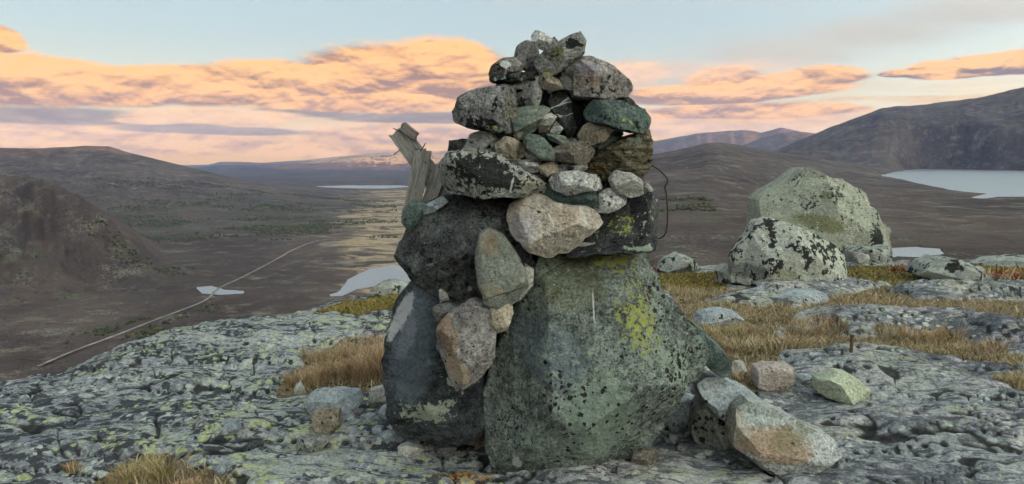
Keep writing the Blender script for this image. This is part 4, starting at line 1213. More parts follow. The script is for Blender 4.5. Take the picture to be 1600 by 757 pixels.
pK = [(1183, 312), (1200, 298), (1229, 283), (1254, 261), (1277, 273), (1318, 286), (1346, 302), (1356, 326), (1372, 342), (1391, 352), (1392, 376), (1389, 400), (1350, 407), (1290, 408), (1240, 404), (1192, 390), (1182, 345)]
mK = rock_mat('boulder_pale_green', (0.27, 0.28, 0.23), (0.37, 0.385, 0.31), 0.5, shared=False, dark=0.34, dscale=20, pale=0.25, pscale=9, palec=(0.42, 0.46, 0.37), spots=0.0, bump=0.8,
              patches=patches_for(pK, 12.6, [('olive', 1275, 348, 42, 14, -12, 0.85), ('olive', 1288, 302, 9, 6, 0, 0.8), ('dark', 1375, 375, 22, 30, 0, 0.4), ('dark', 1300, 300, 40, 20, 0, 0.12)]))
ground_stone('boulder', pK, 1.0, mK, 'largest pale green boulder, peaked, standing behind the black-blotched one', 'boulder', 'boulders on the plateau', sub=6, facets=4, boxy=0.42, rough=0.6,
             planes=[((-0.45, -0.8, 0.4), 0.58), ((0.45, -0.75, 0.5), 0.62), ((0.15, -0.95, -0.1), 0.66), ((0.8, -0.5, 0.3), 0.7)])
pL = [(1142, 442), (1148, 402), (1164, 376), (1183, 346), (1205, 340), (1236, 350), (1270, 366), (1300, 380), (1321, 400), (1324, 426), (1312, 440), (1250, 444), (1190, 445)]
mL = rock_mat('boulder_black_blotched', (0.36, 0.37, 0.32), (0.46, 0.47, 0.41), 0.55, shared=False, dark=0.52, dscale=10, yellow=0.12, yscale=7, yelc=(0.44, 0.47, 0.24), bump=0.8,
              patches=patches_for(pL, 10.0, [('black', 1180, 428, 30, 12, 0, 0.6), ('olive', 1230, 430, 22, 10, -20, 0.6)]))
ground_stone('boulder', pL, 0.46, mL, 'pale boulder heavily blotched with black lichen in front of the largest boulder', 'boulder', 'boulders on the plateau', sub=6, facets=4, boxy=0.42, rough=0.8,
             planes=[((-0.4, -0.75, 0.5), 0.6), ((0.5, -0.7, 0.5), 0.62), ((0.1, -0.95, -0.1), 0.7)])
mBl = rock_mat('rock_black_pale', (0.22, 0.23, 0.21), (0.36, 0.37, 0.33), 0.6, dark=0.44, dscale=9, pale=0.3, pscale=7)
ground_stone('rock', [(1122, 424), (1136, 413), (1148, 417), (1150, 436), (1143, 445), (1124, 444)], 0.25, mBl, 'small dark rock tucked against the left foot of the black-blotched boulder', 'rock', facets=4)
ground_stone('rock', [(1326, 392), (1345, 386), (1378, 388), (1394, 384), (1395, 402), (1380, 408), (1330, 408)], 0.4, mBl, 'low pale rock at the right foot of the largest boulder', 'rock', facets=4)
ground_stone('rock', [(1028, 421), (1040, 404), (1060, 396), (1078, 402), (1094, 420), (1062, 427)], 0.35, mBl, 'grey knobbly rock on the plateau just right of the cairn', 'rock', facets=6, sub=5)
ground_stone('rock', [(1434, 430), (1446, 412), (1468, 402), (1492, 404), (1522, 414), (1552, 434), (1530, 443), (1470, 444)], 0.5, mBl, 'low dark rock streaked with pale lichen right of the boulders', 'rock', facets=6, sub=5)
ground_stone('rock', [(1532, 414), (1556, 405), (1600, 402), (1680, 404), (1680, 416), (1560, 418)], 0.5, mBl, 'flat grey rock at the far edge of the plateau', 'rock', facets=3, sub=5)
ground_stone('rock', [(580, 452), (592, 443), (612, 440), (640, 446), (648, 456), (600, 458)], 0.3, mBl, 'low pale rock behind the moss left of the cairn', 'rock', facets=4)

G_ = 'loose stones lying around the cairn'
ground_stone('stone', [(478, 632), (486, 614), (500, 610), (560, 612), (566, 628), (552, 642), (520, 648), (482, 645)], 0.10, M_BLUE, 'flat grey stone below the rusty grass, left of the cairn', group=G_, sub=5, facets=1, boxy=0.4, planes=[((0, -0.45, 0.9), 0.66), ((0, -0.95, -0.1), 0.85)])
mSq = rock_mat('stone_square_tan', (0.36, 0.34, 0.30), (0.47, 0.45, 0.41), 0.6, shared=True, dark=0.05, orange=0.0)
ground_stone('stone', [(488, 644), (530, 641), (534, 662), (520, 676), (506, 680), (490, 668)], 0.08, M_WARM, 'pale squarish stone with a rusty tint, leaning on a flat grey stone', group=G_, facets=2, boxy=0.42)
ground_stone('stone', [(459, 614), (463, 600), (468, 595), (478, 612), (470, 616)], 0.04, M_PALE, 'little pyramid shaped stone at the edge of the rusty grass', group=G_, facets=3)
ground_stone('stone', [(576, 626), (578, 608), (598, 604), (608, 618), (600, 630), (582, 634)], 0.07, M_PALE, 'pale stone beside the dark base boulder of the cairn', group=G_)
ground_stone('stone', [(590, 654), (594, 638), (608, 630), (622, 640), (620, 656), (602, 660)], 0.08, M_BLUE, 'bluish stone touching the foot of the dark base boulder', group=G_)
ground_stone('stone', [(460, 700), (468, 686), (496, 684), (514, 690), (502, 702), (474, 709)], 0.09, M_LICH, 'flat greenish stone alone on the bedrock left of the cairn', group=G_, boxy=0.45)
ground_stone('stone', [(683, 692), (700, 674), (711, 668), (714, 690), (704, 697)], 0.05, M_GREY, 'small triangular grey stone below the dark base boulder', group=G_, facets=2)
ground_stone('stone', [(741, 694), (748, 664), (760, 640), (764, 690), (754, 700)], 0.05, M_WARM, 'yellowish upright sliver wedged against the huge front boulder', group=G_, facets=2)
ground_stone('stone', [(344, 676), (352, 664), (370, 657), (374, 674), (360, 681)], 0.06, M_BLUE, 'small bluish stone far out on the open bedrock', group=G_)
ground_stone('stone', [(376, 699), (390, 692), (412, 692), (410, 701), (384, 702)], 0.05, M_DARK, 'small dark brown stone lying flat on the open bedrock', group=G_)
ground_stone('stone', [(332, 740), (338, 726), (356, 724), (358, 736), (346, 744)], 0.04, M_BLUE, 'grey pebble beside the straw tuft near the lower edge', group=G_)
ground_stone('stone', [(985, 722), (988, 708), (1008, 702), (1028, 706), (1031, 720), (1010, 728)], 0.06, M_BROWN, 'small rounded brown stone at the right foot of the huge boulder', group=G_, boxy=0.7)
ground_stone('stone', [(1030, 668), (1036, 644), (1050, 626), (1078, 620), (1102, 626), (1098, 650), (1070, 668), (1044, 678)], 0.14, M_BLUE, 'smooth grey stone wedged under the huge boulder', group=G_, sub=5, boxy=0.6, facets=2)
mTan = rock_mat('stone_black_spotted', (0.22, 0.225, 0.19), (0.33, 0.33, 0.28), 0.7, dark=0.22, spots=0.28, sspots=26, yellow=0.1)
ground_stone('stone', [(1082, 680), (1086, 640), (1100, 612), (1130, 604), (1160, 618), (1166, 650), (1158, 690), (1120, 698), (1092, 694)], 0.17, mTan, 'blocky stone spotted with black lichen left of the brown faced wedge', group=G_, sub=5, facets=3)
pW = [(1150, 640), (1168, 626), (1200, 634), (1250, 660), (1300, 684), (1302, 700), (1270, 722), (1230, 737), (1195, 730), (1165, 708), (1142, 692), (1144, 658)]
_cw = on_ground(1220, 738)
ground_stone('stone', [(1086, 600), (1104, 590), (1130, 590), (1160, 606), (1196, 630), (1220, 650), (1196, 664), (1150, 660), (1112, 640), (1094, 622)], 0.20, M_BLUE, 'low grey slab lying behind the wedge with the brown face', group=G_, sub=5, facets=1, boxy=0.42, planes=[((0.1, -0.5, 0.86), 0.45), ((-0.1, -0.95, -0.2), 0.85)], Yc=_cw[1] + 0.42)
mW = rock_mat('long_grey_wedge', (0.36, 0.375, 0.37), (0.46, 0.47, 0.46), 0.9, shared=False, dark=0.06, bump=0.7, patches=patches_for(pW, _cw[1] + 0.13, [
    ('rust', 1215, 700, 62, 26, -6, 0.75), ('olive', 1250, 690, 50, 16, 12, 0.5), ('tan', 1160, 680, 20, 40, 10, 0.5), ('mint', 1190, 650, 50, 24, -30, 0.35), ]))
ground_stone('stone', pW, 0.19, mW, 'wedge shaped pale grey stone with a brown front face', group=G_, sub=6, facets=0, boxy=0.42, rough=0.6,
             planes=[((0.16, -0.62, 0.77), 0.40), ((0.0, -0.9, -0.42), 0.84), ((-0.75, -0.6, 0.0), 0.86)])
ground_stone('stone', [(1178, 600), (1180, 574), (1196, 568), (1236, 572), (1241, 598), (1228, 606), (1190, 607)], 0.12, rock_mat('pinkish_block', (0.34, 0.28, 0.24), (0.44, 0.38, 0.34), 0.6, dark=0.14), 'blocky pinkish stone beside the dry grass', group=G_, sub=5, facets=2, boxy=0.4)
ground_stone('stone', [(1278, 612), (1280, 594), (1308, 582), (1326, 584), (1354, 606), (1352, 624), (1320, 626), (1290, 620)], 0.16, rock_mat('pale_green_stone', (0.38, 0.41, 0.30), (0.49, 0.52, 0.39), 0.5, dark=0.04), 'pale green angular stone on the bare slab', group=G_, sub=5, facets=3)
ground_stone('stone', [(1086, 592), (1090, 574), (1104, 568), (1118, 580), (1116, 592)], 0.08, M_SPECK, 'pale stone half hidden under the leaning slab', group=G_)
ground_stone('stone', [(1142, 582), (1148, 566), (1160, 564), (1168, 580), (1160, 590)], 0.06, M_PALE, 'small pale stone in the grass behind the leaning slab', group=G_)
ground_stone('stone', [(1084, 506), (1092, 490), (1120, 484), (1148, 487), (1160, 498), (1140, 509), (1100, 512)], 0.22, M_BLUE, 'flat bluish stone in the dry grass', group=G_, sub=5, boxy=0.5, facets=2)
ground_stone('stone', [(1098, 510), (1104, 500), (1122, 500), (1128, 508), (1112, 514)], 0.08, M_BLUE, 'small flat stone directly before the flat bluish stone', group=G_)
ground_stone('stone', [(1236, 482), (1240, 476), (1252, 477), (1254, 483)], 0.05, M_PALE, 'tiny white stone in the middle of the dry grass', group=G_, facets=2)
ground_stone('stone', [(1412, 452), (1420, 444), (1440, 443), (1450, 450), (1444, 456), (1420, 456)], 0.15, M_PALE, 'pale rounded stone in the rock strip below the dark rock', group=G_, boxy=0.7, facets=1)
ground_stone('stone', [(1186, 470), (1192, 460), (1240, 456), (1284, 456), (1288, 466), (1260, 472), (1210, 473)], 0.35, M_BLUE, 'long low bluish rock in the grass below the black-blotched boulder', group=G_, sub=5, boxy=0.45, facets=3)
ground_stone('stone', [(1338, 402), (1344, 396), (1356, 398), (1356, 410), (1342, 412)], 0.1, M_PALE, 'small grey stone among the red leaves before the largest boulder', group=G_)
# chips scattered by the foot of the cairn
CHIPS = ['tiny grey chip just right of the flat grey stone', 'bluish chip between the flat grey stone and the dark base boulder', 'grey chip at the foot of the dark base boulder',
         'lichened chip left of the small triangular stone', 'flat bluish chip below the bluish stone', 'grey chip below the small triangular stone', 'pale flat chip, largest of the chips before the cairn',
         'bluish chip left of the dark base boulder foot', 'lichened chip right of the flat greenish stone', 'grey chip at the upper edge of the orange lichen patch',
         'lichened chip below the smooth grey wedged stone', 'grey chip below the block spotted with black lichen', 'bluish chip between the pinkish block and the pale green stone',
         'grey chip left of the pale green angular stone', 'lone bluish chip on the open bedrock above the straw tuft', 'lone bluish chip on the bedrock left of the squarish stone']
for i, (px, py, s_, mt) in enumerate(((560, 648, 9, M_GREY), (575, 660, 12, M_BLUE), (630, 676, 12, M_GREY), (655, 688, 14, M_LICH), (612, 690, 16, M_BLUE), (668, 704, 10, M_GREY),
                                      (640, 712, 18, M_PALE), (590, 676, 10, M_BLUE), (575, 700, 11, M_LICH), (720, 712, 9, M_GREY), (1050, 690, 10, M_LICH), (1065, 706, 8, M_GREY),
                                      (1255, 596, 12, M_BLUE), (1268, 606, 9, M_GREY), (300, 690, 8, M_BLUE), (438, 652, 8, M_BLUE))):
    rr = random.Random(i)
    n = 7
    poly = [(px + s_ * 1.3 * math.cos(2 * math.pi * k / n) * rr.uniform(.75, 1.1), py - s_ * 0.5 - s_ * 0.62 * math.sin(2 * math.pi * k / n) * rr.uniform(.75, 1.1)) for k in range(n)]
    ground_stone('chip', poly, s_ * 0.0033, mt, CHIPS[i], 'stone chip', 'stone chips at the foot of the cairn', sub=3, facets=4)

# ------------------------------------------------------------------ iron peg
def tube(pts, rad, name, mat, parent=None, seg=8):
    pts = [Vector(p) for p in pts]
    vs, fs = [], []
    up = Vector((0.3, 0.2, 1)).normalized()
    for i, p in enumerate(pts):
        t = (pts[min(i + 1, len(pts) - 1)] - pts[max(i - 1, 0)]).normalized()
        a = t.cross(up)
        if a.length < 1e-3: a = t.cross(Vector((1, 0, 0)))
        a.normalize(); b = t.cross(a)
        r_ = rad[i] if isinstance(rad, (list, tuple)) else rad
        for k in range(seg):
            q = 2 * math.pi * k / seg
            vs.append(tuple(p + a * math.cos(q) * r_ + b * math.sin(q) * r_))
    for i in range(len(pts) - 1):
        for k in range(seg):
            k2 = (k + 1) % seg
            fs.append((i * seg + k, i * seg + k2, (i + 1) * seg + k2, (i + 1) * seg + k))
    n0 = len(vs); vs += [tuple(pts[0]), tuple(pts[-1])]
    L = (len(pts) - 1) * seg
    for k in range(seg):
        k2 = (k + 1) % seg
        fs.append((n0, k2, k, k)); fs.append((n0 + 1, L + k, L + k2, L + k2))
    me = bpy.data.meshes.new(name)
    me.from_pydata(vs, [], [tuple(dict.fromkeys(f)) for f in fs]); me.update()
    for p_ in me.polygons: p_.use_smooth = True
    me.set_sharp_from_angle(angle=RAD(50))
    me.materials.append(mat)
    o = bpy.data.objects.new(name, me); COL.objects.link(o)
    if parent: o.parent = parent
    return o
mI, g = new_mat('rusted_iron')
tc_ = g.n('ShaderNodeTexCoord').outputs['Object']
n_ = g.noise(tc_, 60, 5, 0.7)
finish(g, g.mix(n_, (0.045, 0.03, 0.024), (0.16, 0.09, 0.055)), 0.75, n_, 0.5, 0.003)
_pg = on_ground(1330, 548)
_tp = at(1332, 523, _pg[1])
peg = bpy.data.objects.new('iron_peg', None); COL.objects.link(peg); peg.location = tuple(_pg)
tag(peg, 'rusty iron peg standing up from the bare slab', 'peg')
hp = _tp[2] - _pg[2]
tube([(0, 0, -0.05), (0.001, 0, hp * 0.4), (0.003, 0, hp * 0.9)], 0.014, 'rod', mI, peg, 12)
tube([(0.003, 0, hp * 0.88), (0.003, 0, hp * 0.9), (0.003, 0, hp * 0.98), (0.003, 0, hp)], [0.016, 0.018, 0.018, 0.015], 'head', mI, peg, 12)

# ------------------------------------------------------------------ weathered wooden post
def wood_mat(name, c1, c2):
    m, g = new_mat(name)
    tc = g.n('ShaderNodeTexCoord').outputs['Object']
    P = g.mapv(tc, (1, 1, 0.09))
    n = g.noise(P, 120, 6, 0.7, 0.3)
    k = g.noise(g.mapv(tc, (1, 1, 0.4)), 14, 4, 0.6)
    col = g.mix(g.ss(n, 0.35, 0.65), c1, c2)
    col = g.mix(g.mul(g.ss(n, 0.58, 0.64), 0.7), col, (0.05, 0.045, 0.04))
    col = g.mix(g.mul(g.ss(k, 0.6, 0.75), 0.5), col, (0.10, 0.09, 0.08))
    finish(g, col, 0.85, g.add(n, g.mul(k, 0.5)), 0.4, 0.004, 0.2)
    return m
M_WOOD = wood_mat('weathered_wood', (0.14, 0.13, 0.12), (0.33, 0.31, 0.29))
M_WOOD2 = wood_mat('weathered_wood_dark', (0.10, 0.085, 0.075), (0.25, 0.22, 0.20))
post = bpy.data.objects.new('wooden_post', None); COL.objects.link(post)
_pp = at(655, 340, 3.95); post.location = tuple(_pp)
tag(post, 'broken grey weathered wooden post wedged upright in the left side of the cairn', 'post')
def plank(p0, p1, width, thick, mat, Y0, Y1, name='plank', yaw=0.0, taper=1.0, seed=0):
    a, b = Vector(at(p0[0], p0[1], Y0)), Vector(at(p1[0], p1[1], Y1))
    L = (b - a).length
    ax = (b - a).normalized()
    fx = Vector((0, -1, 0)); fx = (fx - ax * fx.dot(ax)).normalized()
    fx.rotate(__import__('mathutils').Quaternion(ax, yaw))
    sd = ax.cross(fx).normalized()
    nx, ny, nz = 7, 4, 22
    vs, fs = [], []
    bm = bmesh.new()
    bmesh.ops.create_cube(bm, size=1.0)
    bmesh.ops.bisect_plane
    bmesh.ops.subdivide_edges(bm, edges=[e for e in bm.edges if abs((e.verts[0].co - e.verts[1].co).z) > .5], cuts=20, use_grid_fill=True)
    bmesh.ops.subdivide_edges(bm, edges=[e for e in bm.edges if abs((e.verts[0].co - e.verts[1].co).x) > .5], cuts=6, use_grid_fill=True)
    rs = random.Random(seed)
    co = np.array([tuple(v.co) for v in bm.verts])
    ex = np.sign(co[:, 0]) * np.abs(co[:, 0] * 2) ** 1.0 / 2
    tz = co[:, 2] + 0.5
    n1 = fbm2(co[:, 0] * 6 + seed, co[:, 2] * 3, 1.0 + seed, 3)
    n2 = fbm2(tz * 7 + seed * 3, np.sign(co[:, 0]) * 3.0, 2.0 + seed, 3)
    endj = fbm2(co[:, 0] * 9 + seed, co[:, 1] * 5, 5.0 + seed, 3)
    x = ex * width * (1 + (taper - 1) * tz) + n2 * 0.006
    y = co[:, 1] * thick + n1 * 0.004
    z = tz * L + endj * 0.035 * sstep(np.abs(co[:, 2]), 0.42, 0.5) + np.where(np.abs(co[:, 2]) > .45, -np.sign(co[:, 2]) * 0.0, 0)
    for v, c in zip(bm.verts, np.stack([x, y, z], 1)): v.co = c
    bmesh.ops.recalc_face_normals(bm, faces=bm.faces)
    me = bpy.data.meshes.new(name); bm.to_mesh(me); bm.free()
    for p_ in me.polygons: p_.use_smooth = True
    me.set_sharp_from_angle(angle=RAD(35))
    me.materials.append(mat)
    o = bpy.data.objects.new(name, me); COL.objects.link(o)
    from mathutils import Matrix
    Mx = Matrix((sd, -fx, ax)).transposed().to_4x4(); Mx.translation = a - Vector(post.location)
    o.parent = post
    o.matrix_basis = Mx
    return o
plank((700, 312), (622, 205), 0.105, 0.05, M_WOOD, 3.98, 3.98, seed=1)
plank((640, 345), (661, 236), 0.082, 0.03, M_WOOD, 3.92, 3.92, seed=2, taper=1.05, yaw=0.2)
plank((662, 345), (690, 262), 0.085, 0.03, M_WOOD, 3.95, 3.95, seed=3, yaw=-0.3, taper=0.8)
plank((629, 197), (652, 214), 0.045, 0.05, M_WOOD2, 3.95, 3.95, name='end_block', seed=4)
for px, py, dx, dy in ((619, 239, -4, 3), (662, 229, 3, -5), (619, 203, -4, -2)):
    a, b = at(px, py, 3.93), at(px + dx, py + dy, 3.92)
    tube([tuple(np.array(at(px - dx * 2, py - dy * 2, 3.95)) - np.array(post.location)), tuple(np.array(b) - np.array(post.location))], 0.0028, 'nail', mI, post, 6)
for px, py in ((665, 254), (652, 234)):
    a, b = at(px, py, 3.90), at(px, py, 3.93)
    tube([tuple(np.array(a) - np.array(post.location)), tuple(np.array(b) - np.array(post.location))], 0.005, 'nail', mI, post, 6)

# ------------------------------------------------------------------ wires
mWire, g = new_mat('dark_wire')
finish(g, (0.025, 0.023, 0.022), 0.5)
def spline(pts, k=10):
    P = [np.array(p, float) for p in pts]; out = []
    for i in range(len(P) - 1):
        p0, p1, p2, p3 = P[max(i - 1, 0)], P[i], P[i + 1], P[min(i + 2, len(P) - 1)]
        for j in range(k):
            t = j / k
            out.append(0.5 * ((2 * p1) + (-p0 + p2) * t + (2 * p0 - 5 * p1 + 4 * p2 - p3) * t * t + (-p0 + 3 * p1 - 3 * p2 + p3) * t ** 3))
    out.append(P[-1])
    return out
loop = [(975, 262), (1004, 259), (1018, 259), (1031, 267), (1042, 279), (1043, 285), (1039, 293), (1041, 303), (1043, 330), (1042, 356), (1037, 369), (1027, 373), (1016, 368), (990, 360)]
o = tube(spline([at(px, py, 3.78) for px, py in loop]), 0.0042, 'wire', mWire)
tag(o, 'dark wire loop sticking out from the right side of the cairn', 'wire')
bpy.context.view_layer.update()
dg = bpy.context.evaluated_depsgraph_get()
def surf(px, py):
    d = Vector(ray(px, py)).normalized()
    org = Vector((0, 0, EYE)) + d * 0.1
    for _ in range(4):
        hit, loc, nrm, idx, ob, mx = scene.ray_cast(dg, org, d)
        if not hit: return None
        if ob.name != 'haze': return np.array(loc - d * 0.006)
        org = loc + d * 0.01
def surf_wire(pts, label):
    q = []
    for i in range(len(pts) - 1):
        for k in range(12):
            t = k / 12
            h = surf(pts[i][0] + (pts[i + 1][0] - pts[i][0]) * t, pts[i][1] + (pts[i + 1][1] - pts[i][1]) * t)
            if h is not None: q.append(h)
    q = np.array(q)
    m_ = np.minimum.accumulate(q[:, 1])  # bridge the gaps: a taut wire does not dip into them
    for _ in range(30):
        sm = q.copy(); sm[1:-1] = (q[:-2] + q[1:-1] + q[2:]) / 3
        keep = np.minimum(q[:, 1], sm[:, 1]); q = sm; q[:, 1] = keep
    o = tube([tuple(p) for p in q], 0.0017, 'wire', mWire)
    tag(o, label, 'wire')
surf_wire([(746, 470), (790, 458), (826, 446), (868, 418), (910, 396), (960, 384), (1010, 377)], 'thin wire drawn across the front of the cairn at mid height')
surf_wire([(790, 251), (815, 252), (845, 252), (880, 253), (905, 256)], 'short dark wire crossing the small stones of the upper cairn')

# ------------------------------------------------------------------ grass, moss and far woods
def grass_mat(name):
    m, g = new_mat(name)
    t = g.n('ShaderNodeAttribute', attribute_name='tint').outputs['Color']
    b = g.n('ShaderNodeBsdfPrincipled')
    g.put(b.inputs['Base Color'], t); b.inputs['Roughness'].default_value = 0.7
    b.inputs['Specular IOR Level'].default_value = 0.15
    o_ = g.n('ShaderNodeOutputMaterial'); g.put(o_.inputs[0], b.outputs[0])
    return m
M_GRASS = grass_mat('dry_grass')
def blades(base, height, lean, width, cols, rs, origin=(0, 0, 0)):
    """base (n,3); curved three-segment blades"""
    n = len(base)
    th = rs.uniform(0, 2 * math.pi, n)
    h = height * rs.uniform(0.35, 1.0, n) * np.where(rs.uniform(0, 1, n) > 0.93, 1.5, 1.0)
    ln = lean * rs.uniform(0.2, 1.3, n)
    dx, dy = np.cos(th), np.sin(th)
    wd = width * rs.uniform(0.6, 1.3, n)
    ph = rs.uniform(0, math.pi, n)
    wx, wy = np.cos(ph), np.sin(ph)
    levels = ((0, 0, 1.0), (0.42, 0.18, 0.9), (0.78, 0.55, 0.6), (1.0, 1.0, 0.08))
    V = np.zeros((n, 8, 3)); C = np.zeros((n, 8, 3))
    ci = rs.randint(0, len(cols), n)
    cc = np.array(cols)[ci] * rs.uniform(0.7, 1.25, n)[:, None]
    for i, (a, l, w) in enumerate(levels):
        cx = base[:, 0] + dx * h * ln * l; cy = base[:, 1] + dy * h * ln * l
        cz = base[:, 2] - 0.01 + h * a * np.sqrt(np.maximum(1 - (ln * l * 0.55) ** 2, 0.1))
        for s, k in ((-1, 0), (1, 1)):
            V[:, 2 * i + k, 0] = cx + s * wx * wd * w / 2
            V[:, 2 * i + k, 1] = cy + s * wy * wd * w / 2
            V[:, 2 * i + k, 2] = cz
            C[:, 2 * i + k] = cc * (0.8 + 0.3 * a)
    f0 = np.array([[0, 1, 3, 2], [2, 3, 5, 4], [4, 5, 7, 6]])
    Fc = (np.arange(n)[:, None, None] * 8 + f0[None]).reshape(-1, 4)
    return V.reshape(-1, 3) - np.array(origin), Fc, C.reshape(-1, 3)
def grass_obj(name, base, height, lean, width, cols, seed):
    rs = np.random.RandomState(seed)
    org = base.mean(0)
    V, Fc, C = blades(base, height, lean, width, cols, rs, org)
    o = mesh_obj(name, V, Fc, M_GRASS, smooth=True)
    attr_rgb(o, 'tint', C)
    o.location = tuple(org)
    return o
def drop(x, y):
    h, soil, _ = ground_parts(x, y)
    return np.stack([x, y, h], 1), soil
RUST = [(0.46, 0.27, 0.15), (0.40, 0.21, 0.11), (0.52, 0.35, 0.22), (0.27, 0.14, 0.08), (0.60, 0.48, 0.34), (0.20, 0.19, 0.08)]
STRAW = [(0.42, 0.33, 0.18), (0.34, 0.25, 0.13), (0.30, 0.24, 0.10), (0.48, 0.39, 0.24), (0.24, 0.22, 0.08)]
FIELD = [(0.42, 0.31, 0.18), (0.50, 0.39, 0.25), (0.34, 0.23, 0.13), (0.56, 0.46, 0.31), (0.17, 0.11, 0.055), (0.20, 0.18, 0.075)]
def tuft(px, py, rad, n, height, lean, cols, label, seed, width=0.0035, squash=0.7):
    rs = np.random.RandomState(seed)
    c = on_ground(px, py)
    r_ = rad * np.sqrt(rs.uniform(0, 1, n)) ; t = rs.uniform(0, 2 * math.pi, n)
    x, y = c[0] + r_ * np.cos(t), c[1] + r_ * np.sin(t) * squash
    b, _ = drop(x, y)
    o = grass_obj('grass_tuft', b, height, lean, width, cols, seed)
    return tag(o, label, 'grass tuft', 'tufts of dry grass')
tuft(580, 596, 0.19, 900, 0.30, 0.75, RUST, 'large rusty grass tuft against the dark base boulder', 1)
tuft(540, 590, 0.22, 800, 0.20, 0.9, RUST + STRAW[:2], 'low rusty grass tuft above the flat grey stone', 2)
tuft(480, 600, 0.16, 650, 0.15, 0.8, RUST + STRAW[:3], 'small straw and rust grass tuft behind the little pyramid stone', 3)
tuft(590, 560, 0.30, 900, 0.20, 0.8, RUST, 'rusty grass tuft at the back of the hollow', 4)
tuft(516, 560, 0.25, 600, 0.12, 0.9, RUST + STRAW, 'sparse grass tuft at the upper edge of the hollow', 5)
tuft(225, 745, 0.15, 700, 0.13, 0.8, STRAW, 'straw coloured grass tuft near the lower edge of the picture', 6)
tuft(195, 752, 0.10, 350, 0.09, 0.9, STRAW + RUST, 'thin grass tuft left of the straw coloured one', 7)
tuft(292, 768, 0.09, 350, 0.09, 0.9, RUST, 'rust coloured grass tuft at the very bottom edge', 8)
tuft(115, 738, 0.05, 160, 0.07, 0.9, RUST, 'tiny reddish grass tuft beside dark earth at lower left', 9)
tuft(1148, 592, 0.13, 420, 0.11, 1.0, RUST + FIELD, 'rusty grass tuft between the leaning slab and the pinkish block', 10)
tuft(1185, 545, 0.40, 1500, 0.15, 1.0, FIELD, 'wide grass tuft behind the pinkish block', 11, 0.004)
tuft(1130, 525, 0.35, 1200, 0.14, 1.0, FIELD + STRAW, 'grass tuft below the flat bluish stone', 12, 0.004)
tuft(1270, 520, 0.30, 900, 0.14, 0.9, FIELD + RUST, 'rusty grass tuft behind the iron peg', 13, 0.004)
tuft(1450, 530, 0.30, 900, 0.15, 0.9, RUST + STRAW[:2], 'tall rusty grass tuft in the gap between the two slabs', 14, 0.004)
tuft(1400, 527, 0.22, 500, 0.11, 0.9, FIELD + STRAW, 'straw grass tuft right of the iron peg', 15, 0.004)
tuft(1590, 604, 0.18, 600, 0.13, 0.9, STRAW + FIELD, 'straw grass tuft at the right edge of the picture', 16)
tuft(1520, 548, 0.28, 700, 0.11, 0.9, RUST + FIELD, 'grass tuft at the right end of the grassy gap', 17, 0.004)
def scatter(poly, n, seed, soft=0.35):
    rs = np.random.RandomState(seed)
    xs = [p[0] for p in poly]; ys = [p[1] for p in poly]
    x = rs.uniform(min(xs), max(xs), n * 3); y = rs.uniform(min(ys), max(ys), n * 3)
    k = pip(x, y, poly); x, y = x[k], y[k]
    b, soil = drop(x, y)
    cl = fbm2(x * 2.3, y * 2.3, 3.0 + seed, 3)
    keep = (soil > 0.12 + 0.5 * rs.uniform(0, 1, len(x))) & (cl > -0.35 + rs.uniform(-.3, .3, len(x)))
    return b[keep][:n], cl[keep][:n]
fb = []
for i, (poly, n) in enumerate(((SOIL[2], 26000), (SOIL[3], 5000), (SOIL[4], 1200), (SOIL[0], 2500), (SOIL[1], 900))):
    fb.append(scatter(poly, n, 40 + i)[0])
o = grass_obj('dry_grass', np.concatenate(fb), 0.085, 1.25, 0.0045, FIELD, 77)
tag(o, 'short matted brown grass covering the earth between the slabs', 'grass', kind='stuff')
MOSS = [(0.17, 0.155, 0.035), (0.23, 0.19, 0.045), (0.12, 0.125, 0.035), (0.28, 0.20, 0.06), (0.21, 0.11, 0.05)]
mb = []
for i, (poly, n) in enumerate(((SOIL[5], 5000), (SOIL[6], 6000), (SOIL[7], 9000))):
    mb.append(scatter(poly, n, 60 + i)[0])
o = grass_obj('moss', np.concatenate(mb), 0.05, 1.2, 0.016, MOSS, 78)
tag(o, 'low olive and yellow moss cushions at the plateau edge', 'moss', kind='stuff')
REDL = [(0.28, 0.05, 0.02), (0.33, 0.10, 0.04), (0.20, 0.05, 0.03)]
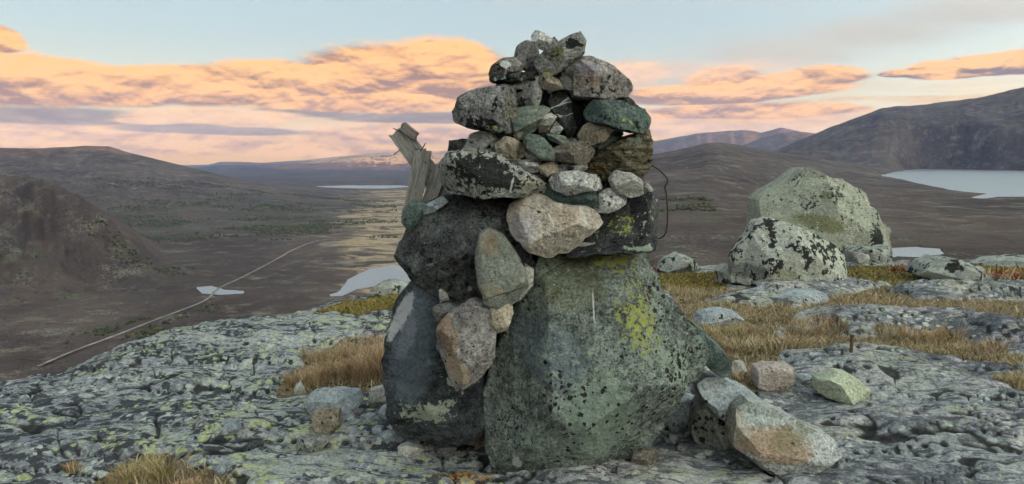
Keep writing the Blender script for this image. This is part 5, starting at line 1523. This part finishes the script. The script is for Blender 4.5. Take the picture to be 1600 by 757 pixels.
for i, (px, py, lab) in enumerate(((1340, 398, 'reddish brown dwarf shrub at the foot of the largest boulder'), (1030, 424, 'red leaved dwarf shrub at the right flank of the cairn'),
                                   (1565, 432, 'reddish dwarf shrub right of the low dark rock'), (1440, 424, 'orange red dwarf shrub left of the low dark rock'))):
    c = on_ground(px, py); rs = np.random.RandomState(90 + i); n = 420
    r_ = 0.42 * np.sqrt(rs.uniform(0, 1, n)); t = rs.uniform(0, 6.283, n)
    b, _ = drop(c[0] + r_ * np.cos(t) * 1.2, c[1] + r_ * np.sin(t) * 0.6)
    o = grass_obj('dwarf_shrub', b, 0.14, 0.9, 0.018, REDL + FIELD[:3], 90 + i)
    tag(o, lab, 'shrub', 'dwarf shrubs on the plateau')
# birch scrub far below
def build_woods():
    rs = np.random.RandomState(5)
    N = 170000
    a = rs.uniform(pxaz(-60), pxaz(1120), N); r = np.exp(rs.uniform(math.log(750), math.log(3600), N))
    x, y = np.sin(a) * r, np.cos(a) * r
    px = 800 + np.tan(a) * F
    n1 = fbm2(x / 260, y / 260, 4.0, 4, 0.6)
    dens = np.where((px < 620) & (r > 1750) & (r < 3300), 0.05, -0.6)
    dens = np.where((px < 330) & (r < 1500), -0.22, dens)
    dens = np.where((px > 1010) & (r < 1100), -0.28, dens)
    k = (n1 + dens > rs.uniform(0.02, 0.35, N))
    x, y = x[k][:16000], y[k][:16000]
    h = terrain_h(x, y)
    ok = np.ones(len(x), bool)
    for p, z, _ in LAKES_W:
        ok &= sdf(x, y, p) > 6
    rp = np.array([onz(q[0], q[1], LEFT + 2)[:2] for q in ROAD])
    for i in range(len(rp) - 1):
        e = rp[i + 1] - rp[i]
        t = np.clip(((x - rp[i, 0]) * e[0] + (y - rp[i, 1]) * e[1]) / (e @ e), 0, 1)
        ok &= np.hypot(x - rp[i, 0] - t * e[0], y - rp[i, 1] - t * e[1]) > 14
    x, y, h = x[ok], y[ok], h[ok]
    n = len(x)
    v0, f0 = ico(1)
    sz = rs.uniform(1.0, 2.6, n)
    V = v0[None] * (sz[:, None, None] * np.array([1.1, 1.1, 0.95])) * rs.uniform(0.7, 1.25, (n, len(v0), 1))
    V = V + np.stack([x, y, h + sz * 0.5], 1)[:, None, :]
    Fc = (np.arange(n)[:, None, None] * len(v0) + f0[None]).reshape(-1, 3)
    o = mesh_obj('scrub_forest', V.reshape(-1, 3), Fc, M_GRASS, smooth=False)
    cc = np.array([(0.045, 0.052, 0.026), (0.06, 0.062, 0.028), (0.09, 0.075, 0.036), (0.035, 0.042, 0.022)])[rs.randint(0, 4, n)]
    attr_rgb(o, 'tint', np.repeat(cc, len(v0), 0))
    tag(o, 'dark birch scrub scattered over the valley floor', 'forest', kind='stuff')
build_woods()
